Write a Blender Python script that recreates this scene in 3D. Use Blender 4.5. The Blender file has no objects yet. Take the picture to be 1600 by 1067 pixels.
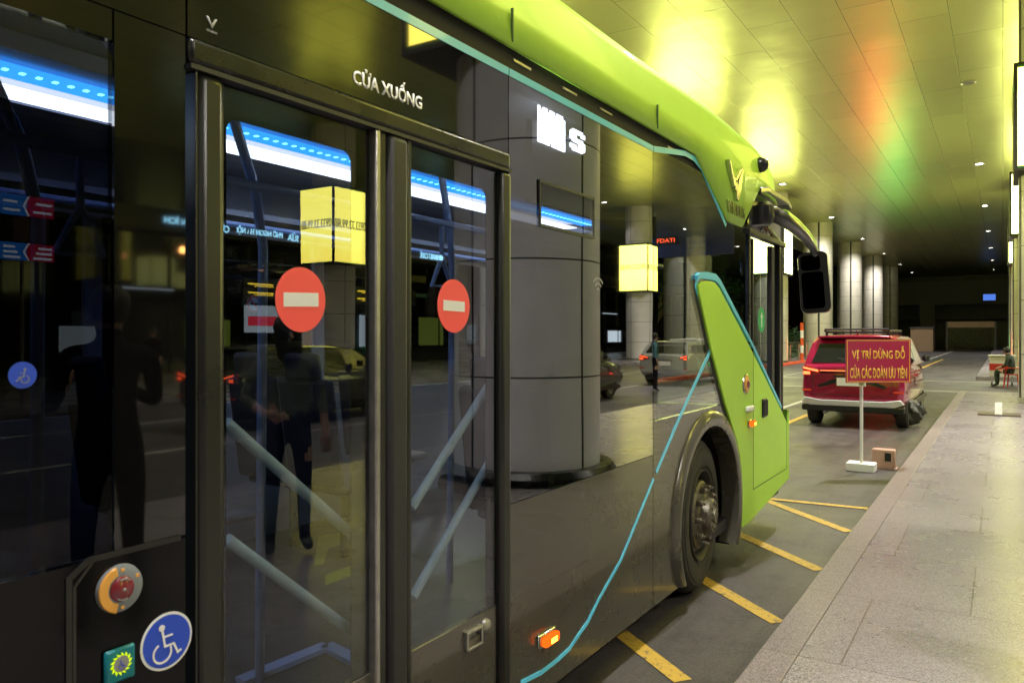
import bpy, bmesh, math, random
from mathutils import Vector, Matrix
random.seed(7)
R = math.radians
SC = bpy.context.scene
COL = SC.collection
# ------------------------------------------------------------------ camera
FPX = 1200.0                      # focal length in pixels of a 1600 px wide picture
TH = math.atan(767.0 / FPX)       # camera is turned left of the road direction (+Y)
CT, ST = math.cos(TH), math.sin(TH)
CAMH = 1.67
BX = 1.614                        # distance camera -> bus side
cam = bpy.data.cameras.new('camera')
camo = bpy.data.objects.new('camera', cam); COL.objects.link(camo)
camo.location = (0, 0, CAMH); camo.rotation_euler = (R(90), 0, TH)
cam.sensor_width = 36; cam.lens = 27.0; cam.shift_y = -10.5 / 1600
cam.clip_start = 0.05; cam.clip_end = 2000
cam.dof.use_dof = True; cam.dof.focus_distance = 6.0; cam.dof.aperture_fstop = 6.3
SC.camera = camo
# ------------------------------------------------------------------ world: night sky
w = bpy.data.worlds.new('World'); SC.world = w; w.use_nodes = True
nt = w.node_tree; nt.nodes.clear()
sky = nt.nodes.new('ShaderNodeTexSky'); sky.sky_type = 'NISHITA'; sky.sun_disc = False
sky.sun_elevation = R(-6); sky.sun_rotation = R(40)
bg = nt.nodes.new('ShaderNodeBackground'); bg.inputs[1].default_value = 0.05
ow = nt.nodes.new('ShaderNodeOutputWorld')
nt.links.new(sky.outputs[0], bg.inputs[0]); nt.links.new(bg.outputs[0], ow.inputs[0])
SC.view_settings.view_transform = 'Standard'; SC.view_settings.look = 'None'
SC.view_settings.gamma = 1; SC.view_settings.exposure = 0.0
SC.cycles.max_bounces = 10; SC.cycles.transparent_max_bounces = 16
SC.cycles.sample_clamp_indirect = 3.0; SC.cycles.sample_clamp_direct = 0
SC.cycles.caustics_reflective = True; SC.cycles.caustics_refractive = False
SC.cycles.use_denoising = True; SC.cycles.blur_glossy = 0.3

# ------------------------------------------------------------------ photograph-to-place helpers (authoring measurements)
def wall(x, y, L=BX):             # point on the plane X=-L seen at picture point (x, y)
    z = L * 1424.2 / (1567.0 - x)
    return ((z - L * ST) / CT, CAMH + (523.0 - y) * z / FPX)      # (Y, Z)
def wg(x, y): return wall(x, y, BX - .02)
def gnd(x, y, Z=0.0):
    z = (CAMH - Z) * FPX / (y - 523.0)
    L = z * (1567.0 - x) / 1424.2
    return (-L, (z - L * ST) / CT)

# ------------------------------------------------------------------ materials
def newmat(name):
    m = bpy.data.materials.new(name); m.use_nodes = True
    return m, m.node_tree, m.node_tree.nodes['Principled BSDF']
def nd(t, typ, **k):
    n = t.nodes.new(typ)
    for a, b in k.items():
        if a.startswith('i_'):
            key = a[2:]
            n.inputs[int(key) if key.isdigit() else key.replace('_', ' ')].default_value = b
        else: setattr(n, a, b)
    return n
def ramp(t, src, stops):
    r = t.nodes.new('ShaderNodeValToRGB'); t.links.new(src, r.inputs[0])
    e = r.color_ramp.elements
    while len(e) < len(stops): e.new(0.5)
    for el, (p, c) in zip(e, stops): el.position = p; el.color = (*c, 1)
    return r.outputs[0]
def pmat(name, col, rough=0.5, metal=0.0, coat=0.0, spec=0.5, noise=0.0, nscale=8.0, bump=0.0, bscale=60.0, rvar=0.0, emis=None, estr=0.0, ior=1.5):
    m, t, b = newmat(name)
    b.inputs['Base Color'].default_value = (*col, 1)
    b.inputs['Roughness'].default_value = rough; b.inputs['Metallic'].default_value = metal
    b.inputs['Coat Weight'].default_value = coat; b.inputs['Coat Roughness'].default_value = 0.03
    b.inputs['IOR'].default_value = ior
    b.inputs['Specular IOR Level'].default_value = spec
    tc = nd(t, 'ShaderNodeTexCoord')
    if noise > 0 or rvar > 0:
        n = nd(t, 'ShaderNodeTexNoise', i_Scale=nscale, i_Detail=8.0, i_Roughness=0.65)
        t.links.new(tc.outputs['Object'], n.inputs['Vector'])
        if noise > 0:
            lo = tuple(max(0, c * (1 - noise)) for c in col); hi = tuple(min(1, c * (1 + noise)) for c in col)
            t.links.new(ramp(t, n.outputs[0], [(0.3, lo), (0.7, hi)]), b.inputs['Base Color'])
        if rvar > 0:
            mr = nd(t, 'ShaderNodeMapRange', i_1=0.3, i_2=0.7, i_3=max(0.0, rough - rvar), i_4=min(1, rough + rvar))
            t.links.new(n.outputs[0], mr.inputs[0]); t.links.new(mr.outputs[0], b.inputs['Roughness'])
    if bump > 0:
        n2 = nd(t, 'ShaderNodeTexNoise', i_Scale=bscale, i_Detail=6.0)
        t.links.new(tc.outputs['Object'], n2.inputs['Vector'])
        bp = nd(t, 'ShaderNodeBump', i_Strength=bump, i_Distance=0.01)
        t.links.new(n2.outputs[0], bp.inputs['Height']); t.links.new(bp.outputs[0], b.inputs['Normal'])
    if emis:
        b.inputs['Emission Color'].default_value = (*emis, 1); b.inputs['Emission Strength'].default_value = estr
    return m
def glass(name, tint, ior=1.5, gloss=1.0, boost=1.0, rough=0.0, wob=0.0):
    m, t, b = newmat(name); t.nodes.remove(b)
    out = t.nodes['Material Output']
    tr = nd(t, 'ShaderNodeBsdfTransparent'); tr.inputs[0].default_value = (*tint, 1)
    gl = nd(t, 'ShaderNodeBsdfGlossy'); gl.inputs['Roughness'].default_value = rough; gl.inputs[0].default_value = (gloss, gloss, gloss, 1)
    fr = nd(t, 'ShaderNodeFresnel', i_IOR=ior)
    geo = nd(t, 'ShaderNodeNewGeometry')
    inv = nd(t, 'ShaderNodeMath', operation='SUBTRACT'); inv.inputs[0].default_value = 1
    t.links.new(geo.outputs['Backfacing'], inv.inputs[1])
    mu = nd(t, 'ShaderNodeMath', operation='MULTIPLY'); t.links.new(fr.outputs[0], mu.inputs[0]); t.links.new(inv.outputs[0], mu.inputs[1])
    m2 = nd(t, 'ShaderNodeMath', operation='MULTIPLY', use_clamp=True); t.links.new(mu.outputs[0], m2.inputs[0]); m2.inputs[1].default_value = boost
    if wob > 0:
        tc = nd(t, 'ShaderNodeTexCoord'); mp = nd(t, 'ShaderNodeMapping'); mp.inputs['Scale'].default_value = (1, 1.0, 0.35)
        n = nd(t, 'ShaderNodeTexNoise', i_Scale=1.6, i_Detail=1.0)
        t.links.new(tc.outputs['Object'], mp.inputs[0]); t.links.new(mp.outputs[0], n.inputs['Vector'])
        bp = nd(t, 'ShaderNodeBump', i_Strength=wob, i_Distance=0.02); t.links.new(n.outputs[0], bp.inputs['Height'])
        t.links.new(bp.outputs[0], gl.inputs['Normal'])
    mx = nd(t, 'ShaderNodeMixShader'); t.links.new(m2.outputs[0], mx.inputs[0]); t.links.new(tr.outputs[0], mx.inputs[1]); t.links.new(gl.outputs[0], mx.inputs[2])
    t.links.new(mx.outputs[0], out.inputs[0])
    return m
def emat(name, col, s):
    m, t, b = newmat(name); t.nodes.remove(b)
    e = nd(t, 'ShaderNodeEmission'); e.inputs[0].default_value = (*col, 1); e.inputs[1].default_value = s
    t.links.new(e.outputs[0], t.nodes['Material Output'].inputs[0]); return m

M = {}
M['bus_black'] = pmat('gloss_black_paint', (0.004, 0.004, 0.004), 0.09, coat=0.0, spec=0.28, rvar=0.04, nscale=2.0)
M['bus_grey'] = pmat('dusty_graphite_paint', (0.078, 0.073, 0.054), 0.27, metal=0.35, coat=0.5, spec=0.6, noise=0.10, nscale=1.2, rvar=0.04, bump=0.02, bscale=300)
M['bus_green'] = pmat('lime_green_paint', (0.45, 0.78, 0.06), 0.48, coat=0.1, noise=0.04, nscale=2.0)
M['green_edge'] = pmat('dark_green_joint', (0.03, 0.08, 0.01), 0.5)
M['cyan'] = pmat('cyan_stripe_film', (0.12, 0.64, 0.95), 0.35, coat=0.3)
M['rubber'] = pmat('black_rubber', (0.018, 0.018, 0.018), 0.55, noise=0.3, nscale=30)
M['tyre'] = pmat('tyre_rubber', (0.038, 0.035, 0.028), 0.8, noise=0.45, nscale=14, bump=0.25, bscale=120)
M['dark_metal'] = pmat('dark_aluminium', (0.05, 0.05, 0.045), 0.28, metal=0.85, rvar=0.08, nscale=5)
M['post_metal'] = pmat('anodised_door_post', (0.055, 0.056, 0.05), 0.32, metal=0.8, rvar=0.06, nscale=3)
M['hub_metal'] = pmat('dirty_hub_metal', (0.16, 0.145, 0.11), 0.42, metal=0.7, noise=0.5, nscale=22, bump=0.3, bscale=60)
M['rim_metal'] = pmat('dirty_steel_rim', (0.055, 0.05, 0.042), 0.5, metal=0.5, noise=0.5, nscale=18)
M['well'] = pmat('wheel_well_plastic', (0.008, 0.008, 0.008), 0.8)
M['chrome'] = pmat('brushed_chrome', (0.62, 0.62, 0.58), 0.16, metal=1.0)
M['steel'] = pmat('dull_steel', (0.40, 0.39, 0.36), 0.35, metal=0.9, noise=0.2, nscale=15)
M['white'] = pmat('white_vinyl', (0.80, 0.80, 0.78), 0.5)
M['red_sticker'] = pmat('red_vinyl', (0.95, 0.10, 0.09), 0.4)
M['blue_sticker'] = pmat('blue_vinyl', (0.02, 0.07, 0.55), 0.4)
M['grey_text'] = pmat('faded_grey_film', (0.25, 0.25, 0.24), 0.5)
M['red_text'] = pmat('dark_red_film', (0.25, 0.05, 0.04), 0.5)
M['amber'] = pmat('amber_plastic', (0.75, 0.36, 0.06), 0.3, coat=0.5)
M['maroon'] = pmat('maroon_button', (0.16, 0.012, 0.02), 0.25, coat=0.5)
M['grey_plastic'] = pmat('grey_ring_plastic', (0.17, 0.19, 0.21), 0.4)
M['teal_plastic'] = pmat('teal_plastic', (0.0, 0.16, 0.20), 0.35)
M['yellow_ring'] = emat('lit_yellow_teeth', (0.75, 1.0, 0.0), 1.1)
M['lit_amber'] = emat('lit_amber_lens', (1.0, 0.13, 0.008), 1.6)
M['lit_amber_core'] = emat('lit_amber_core', (1.0, 0.42, 0.05), 5.0)
M['black_plastic'] = pmat('black_plastic', (0.012, 0.012, 0.012), 0.3, coat=0.2)
M['led_white'] = emat('route_display_lit', (0.85, 0.95, 1.0), 60.0)
M['bus_glass'] = glass('tinted_bus_glass', (0.72, 0.75, 0.78), ior=1.6, boost=1.3, wob=0.06)
M['dark_glass'] = glass('privacy_tinted_glass', (0.22, 0.24, 0.30), ior=1.45, boost=0.6)
M['film_glass'] = glass('window_film_glass', (0.22, 0.22, 0.23), ior=1.6, boost=2.3, wob=0.05, rough=0.015)
M['film_glass_clear'] = glass('window_film_glass_lighter', (0.62, 0.63, 0.66), ior=1.6, boost=1.8, wob=0.05)
M['window_glass'] = glass('plain_window_glass', (0.8, 0.85, 0.88), ior=1.45)
M['frit'] = pmat('black_glass_frit', (0.004, 0.004, 0.004), 0.03, coat=1.0, spec=0.5)
M['bar'] = pmat('pale_grip_bar', (0.45, 0.55, 0.56), 0.45)
M['pole'] = pmat('pale_blue_pole', (0.30, 0.38, 0.62), 0.3, coat=0.3)  # blue of the cabin LEDs put into the base colour
M['bus_inside'] = pmat('bus_interior_panel', (0.30, 0.31, 0.36), 0.5, noise=0.06, nscale=3)
M['bus_ceiling'] = pmat('bus_ceiling_panel', (0.40, 0.40, 0.44), 0.5)
M['bus_floor'] = pmat('bus_vinyl_floor', (0.025, 0.025, 0.03), 0.45, noise=0.4, nscale=40)
M['seat_fabric'] = pmat('dark_seat_fabric', (0.012, 0.014, 0.026), 0.9, noise=0.5, nscale=25)
M['seat_shell'] = pmat('grey_seat_shell', (0.06, 0.065, 0.08), 0.4)
M['led_blue'] = emat('blue_led_cove', (0.03, 0.30, 1.0), 2.6)
M['led_dot'] = emat('cyan_led_diode', (0.15, 0.65, 1.0), 6.0)
M['led_strip'] = emat('white_led_panel', (0.80, 0.88, 1.0), 4.0)
M['blue_screen'] = emat('blue_lit_window', (0.10, 0.25, 0.9), 0.9)
M['led_red'] = emat('red_matrix_text', (1.0, 0.10, 0.03), 5.0)
M['yellow_floor'] = pmat('yellow_floor_marking', (0.22, 0.24, 0.01), 0.5)
M['skin'] = pmat('skin', (0.42, 0.24, 0.16), 0.5)
M['hair'] = pmat('black_hair', (0.01, 0.009, 0.008), 0.5)
M['dark_cloth'] = pmat('near_black_cloth', (0.005, 0.005, 0.006), 0.95, spec=0.1)
M['khaki_cloth'] = pmat('khaki_green_cloth', (0.09, 0.10, 0.05), 0.9)
M['teal_cloth'] = pmat('teal_shirt_cloth', (0.05, 0.14, 0.17), 0.9)
M['guard_cloth'] = pmat('dark_green_uniform', (0.028, 0.045, 0.028), 0.9)
M['plastic_red'] = pmat('red_chair_plastic', (0.45, 0.03, 0.015), 0.35)
M['concrete'] = pmat('grey_concrete', (0.06, 0.06, 0.055), 0.7, noise=0.2, nscale=2)
M['dark_wall'] = pmat('dark_cladding', (0.02, 0.02, 0.02), 0.4)
M['facade_glass'] = pmat('dark_facade_glass', (0.012, 0.014, 0.014), 0.08, coat=0.5)
M['orange_white'] = pmat('off_white_paint', (0.6, 0.58, 0.52), 0.5)
M['orange'] = pmat('orange_paint', (0.7, 0.10, 0.02), 0.5)
M['cardboard'] = pmat('brown_cardboard', (0.28, 0.19, 0.11), 0.8, noise=0.2)
M['tarp'] = pmat('dark_olive_tarp', (0.05, 0.055, 0.04), 0.45, noise=0.4, nscale=9, bump=0.6, bscale=14)
M['hedge'] = pmat('hedge_leaves', (0.035, 0.09, 0.02), 0.7, noise=0.5, nscale=12)
M['box_frame'] = pmat('black_box_frame', (0.01, 0.012, 0.01), 0.4)
M['box_green'] = pmat('green_box_trim', (0.02, 0.22, 0.05), 0.4)
M['phone_text'] = pmat('blue_grey_print', (0.06, 0.12, 0.2), 0.6)
M['downlight'] = emat('downlight_lens', (1.0, 0.96, 0.88), 40.0)
M['fixture'] = pmat('fixture_rim', (0.35, 0.35, 0.33), 0.4, metal=0.3)

def light_panel_mat(name, top, bot, s):
    m, t, b = newmat(name); t.nodes.remove(b)
    tc = nd(t, 'ShaderNodeTexCoord'); sp = nd(t, 'ShaderNodeSeparateXYZ'); t.links.new(tc.outputs['Generated'], sp.inputs[0])
    n = nd(t, 'ShaderNodeTexNoise', i_Scale=2.5, i_Detail=2.0); t.links.new(tc.outputs['Generated'], n.inputs['Vector'])
    ad = nd(t, 'ShaderNodeMath', operation='ADD'); t.links.new(sp.outputs[2], ad.inputs[0])
    ml = nd(t, 'ShaderNodeMath', operation='MULTIPLY_ADD'); t.links.new(n.outputs[0], ml.inputs[0]); ml.inputs[1].default_value = .6; ml.inputs[2].default_value = -.3
    t.links.new(ml.outputs[0], ad.inputs[1])
    c = ramp(t, ad.outputs[0], [(0.0, bot), (0.35, top), (1.0, top)])
    e = nd(t, 'ShaderNodeEmission'); e.inputs[1].default_value = s; t.links.new(c, e.inputs[0])
    t.links.new(e.outputs[0], t.nodes['Material Output'].inputs[0]); return m
M['yellow_panel'] = light_panel_mat('yellow_advert_panel', (1.0, 0.93, 0.15), (1.0, 0.82, 0.12), 10.0)
M['white_panel'] = light_panel_mat('pale_advert_panel', (1.0, 1.0, 0.30), (0.9, 1.0, 0.34), 15.0)

def asphalt_mat():
    m, t, b = newmat('worn_asphalt'); tc = nd(t, 'ShaderNodeTexCoord')
    n1 = nd(t, 'ShaderNodeTexNoise', i_Scale=0.6, i_Detail=8.0, i_Roughness=0.7)
    n2 = nd(t, 'ShaderNodeTexNoise', i_Scale=48.0, i_Detail=6.0, i_Roughness=0.9)
    n3 = nd(t, 'ShaderNodeTexNoise', i_Scale=4.0, i_Detail=6.0, i_Roughness=0.8)
    for n in (n1, n2, n3): t.links.new(tc.outputs['Object'], n.inputs['Vector'])
    c1 = ramp(t, n1.outputs[0], [(0.3, (0.038, 0.034, 0.031)), (0.7, (0.080, 0.070, 0.062))])
    c2 = ramp(t, n2.outputs[0], [(0.36, (0.40, 0.40, 0.40)), (0.64, (1.45, 1.45, 1.45))])
    c3 = ramp(t, n3.outputs[0], [(0.36, (0.35, 0.34, 0.33)), (0.50, (1, 1, 1))])
    mx = nd(t, 'ShaderNodeMix', data_type='RGBA', blend_type='MULTIPLY'); mx.inputs[0].default_value = 1
    t.links.new(c1, mx.inputs[6]); t.links.new(c2, mx.inputs[7])
    my = nd(t, 'ShaderNodeMix', data_type='RGBA', blend_type='MULTIPLY'); my.inputs[0].default_value = 0.8
    t.links.new(mx.outputs[2], my.inputs[6]); t.links.new(c3, my.inputs[7])
    t.links.new(my.outputs[2], b.inputs['Base Color'])
    mr = nd(t, 'ShaderNodeMapRange', i_1=0.3, i_2=0.7, i_3=0.36, i_4=0.65); t.links.new(n1.outputs[0], mr.inputs[0]); t.links.new(mr.outputs[0], b.inputs['Roughness'])
    mp = nd(t, 'ShaderNodeMapping'); mp.inputs['Scale'].default_value = (2.2, .10, 1); t.links.new(tc.outputs['Object'], mp.inputs[0])
    n4 = nd(t, 'ShaderNodeTexNoise', i_Scale=1.6, i_Detail=9.0, i_Roughness=0.75); t.links.new(mp.outputs[0], n4.inputs['Vector'])
    c4 = ramp(t, n4.outputs[0], [(0.38, (0.45, 0.44, 0.43)), (0.52, (1, 1, 1)), (0.68, (1.25, 1.2, 1.15))])
    mz = nd(t, 'ShaderNodeMix', data_type='RGBA', blend_type='MULTIPLY'); mz.inputs[0].default_value = 0.85
    t.links.new(my.outputs[2], mz.inputs[6]); t.links.new(c4, mz.inputs[7]); t.links.new(mz.outputs[2], b.inputs['Base Color'])
    bp = nd(t, 'ShaderNodeBump', i_Strength=0.5, i_Distance=0.01); t.links.new(n2.outputs[0], bp.inputs['Height']); t.links.new(bp.outputs[0], b.inputs['Normal'])
    return m
def granite_mat(name, a, bcol, tile, rough, warm=0.0, offset=0.0):
    m, t, b = newmat(name); tc = nd(t, 'ShaderNodeTexCoord')
    mp = nd(t, 'ShaderNodeMapping'); t.links.new(tc.outputs['Object'], mp.inputs[0])
    mp.inputs['Location'].default_value = (offset, 0.35, 0)
    v = nd(t, 'ShaderNodeTexNoise', i_Scale=110.0, i_Detail=3.0, i_Roughness=0.95); t.links.new(tc.outputs['Object'], v.inputs['Vector'])
    v2 = nd(t, 'ShaderNodeTexNoise', i_Scale=1.3, i_Detail=7.0, i_Roughness=0.7); t.links.new(tc.outputs['Object'], v2.inputs['Vector'])
    c = ramp(t, v.outputs[0], [(0.36, tuple(q * 0.22 for q in a)), (0.46, a), (0.56, bcol), (0.72, tuple(min(1, q * 1.45) for q in bcol))])
    c2 = ramp(t, v2.outputs[0], [(0.2, (0.90, 0.89, 0.88)), (0.8, (1.06, 1.05, 1.05))])
    mx = nd(t, 'ShaderNodeMix', data_type='RGBA', blend_type='MULTIPLY'); mx.inputs[0].default_value = 1
    t.links.new(c, mx.inputs[6]); t.links.new(c2, mx.inputs[7])
    br = nd(t, 'ShaderNodeTexBrick'); br.offset = 0.5 if tile[2] else 0.0
    br.inputs['Color1'].default_value = (1, 1, 1, 1); br.inputs['Color2'].default_value = (0.84, 0.84, 0.86, 1); br.inputs['Mortar'].default_value = (0.42, 0.40, 0.38, 1)
    br.inputs['Scale'].default_value = 1; br.inputs['Mortar Size'].default_value = 0.0045; br.inputs['Brick Width'].default_value = tile[0]; br.inputs['Row Height'].default_value = tile[1]
    t.links.new(mp.outputs[0], br.inputs['Vector'])
    my = nd(t, 'ShaderNodeMix', data_type='RGBA', blend_type='MULTIPLY'); my.inputs[0].default_value = 1
    t.links.new(mx.outputs[2], my.inputs[6]); t.links.new(br.outputs[0], my.inputs[7]); t.links.new(my.outputs[2], b.inputs['Base Color'])
    mr = nd(t, 'ShaderNodeMapRange', i_1=0.3, i_2=0.7, i_3=rough - .02, i_4=rough + .04); t.links.new(v2.outputs[0], mr.inputs[0]); t.links.new(mr.outputs[0], b.inputs['Roughness'])
    bp = nd(t, 'ShaderNodeBump', i_Strength=0.35, i_Distance=0.004, invert=True); t.links.new(br.outputs[1], bp.inputs['Height']); t.links.new(bp.outputs[0], b.inputs['Normal'])
    return m
def ceiling_mat():
    m, t, b = newmat('metal_ceiling_panels'); tc = nd(t, 'ShaderNodeTexCoord')
    mp = nd(t, 'ShaderNodeMapping'); t.links.new(tc.outputs['Object'], mp.inputs[0]); mp.inputs['Rotation'].default_value = (0, 0, R(90))
    br = nd(t, 'ShaderNodeTexBrick'); br.offset = 0.5
    br.inputs['Color1'].default_value = (1, 1, 1, 1); br.inputs['Color2'].default_value = (0.90, 0.90, 0.90, 1); br.inputs['Mortar'].default_value = (0.50, 0.50, 0.5, 1)
    br.inputs['Scale'].default_value = 1; br.inputs['Mortar Size'].default_value = 0.008; br.inputs['Brick Width'].default_value = 3.3; br.inputs['Row Height'].default_value = 1.1
    t.links.new(mp.outputs[0], br.inputs['Vector'])
    mx = nd(t, 'ShaderNodeMix', data_type='RGBA', blend_type='MULTIPLY'); mx.inputs[0].default_value = 1
    mx.inputs[6].default_value = (0.57, 0.61, 0.27, 1); t.links.new(br.outputs[0], mx.inputs[7]); t.links.new(mx.outputs[2], b.inputs['Base Color'])
    b.inputs['Metallic'].default_value = 0.55; 
    # each panel sits at a very slightly different angle, with soft waves
    n = nd(t, 'ShaderNodeTexNoise', i_Scale=0.55, i_Detail=3.0); t.links.new(tc.outputs['Object'], n.inputs['Vector'])
    b2 = nd(t, 'ShaderNodeBump', i_Strength=0.55, i_Distance=0.06); t.links.new(n.outputs[0], b2.inputs['Height'])
    b1 = nd(t, 'ShaderNodeBump', i_Strength=0.4, i_Distance=0.01, invert=True); t.links.new(br.outputs[1], b1.inputs['Height']); t.links.new(b2.outputs[0], b1.inputs['Normal'])
    t.links.new(b1.outputs[0], b.inputs['Normal'])
    mr = nd(t, 'ShaderNodeMapRange', i_1=0, i_2=1, i_3=0.23, i_4=0.31); t.links.new(br.outputs[0], mr.inputs[0]); t.links.new(mr.outputs[0], b.inputs['Roughness'])
    return m
def column_mat(name, col, rough):
    m, t, b = newmat(name); tc = nd(t, 'ShaderNodeTexCoord')
    sp = nd(t, 'ShaderNodeSeparateXYZ'); t.links.new(tc.outputs['Object'], sp.inputs[0])
    md = nd(t, 'ShaderNodeMath', operation='MODULO'); t.links.new(sp.outputs[2], md.inputs[0]); md.inputs[1].default_value = 1.22
    lt = nd(t, 'ShaderNodeMath', operation='GREATER_THAN'); t.links.new(md.outputs[0], lt.inputs[0]); lt.inputs[1].default_value = 0.018
    n = nd(t, 'ShaderNodeTexNoise', i_Scale=1.5, i_Detail=5.0); t.links.new(tc.outputs['Object'], n.inputs['Vector'])
    c = ramp(t, n.outputs[0], [(0.3, tuple(q * .85 for q in col)), (0.7, col)])
    mx = nd(t, 'ShaderNodeMix', data_type='RGBA'); t.links.new(lt.outputs[0], mx.inputs[0]); mx.inputs[6].default_value = (0.05, 0.05, 0.05, 1); t.links.new(c, mx.inputs[7])
    t.links.new(mx.outputs[2], b.inputs['Base Color']); b.inputs['Roughness'].default_value = rough
    return m
M['asphalt'] = asphalt_mat()
M['granite'] = granite_mat('speckled_granite_paving', (0.205, 0.184, 0.188), (0.345, 0.312, 0.320), (0.98, 1.05, True), 0.27, offset=0.15)
M['kerb_stone'] = granite_mat('pinkish_kerb_stone', (0.175, 0.145, 0.145), (0.29, 0.24, 0.235), (5.0, 1.05, False), 0.38)
M['ceiling'] = ceiling_mat()
M['column'] = column_mat('cream_column_cladding', (0.52, 0.50, 0.40), 0.35)
M['column_grey'] = column_mat('grey_column_cladding', (0.80, 0.765, 0.79), 0.4)
def worn_paint(name, col):
    m, t, b = newmat(name); tc = nd(t, 'ShaderNodeTexCoord')
    n = nd(t, 'ShaderNodeTexNoise', i_Scale=22.0, i_Detail=8.0, i_Roughness=0.8); t.links.new(tc.outputs['Object'], n.inputs['Vector'])
    c = ramp(t, n.outputs[0], [(0.38, (0.09, 0.078, 0.06)), (0.47, col), (1.0, tuple(q * 1.1 for q in col))])
    t.links.new(c, b.inputs['Base Color']); b.inputs['Roughness'].default_value = 0.65; return m
M['yellow_paint'] = worn_paint('worn_yellow_road_paint', (0.48, 0.31, 0.035))
M['white_paint'] = worn_paint('worn_white_road_paint', (0.45, 0.44, 0.38))

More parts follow.
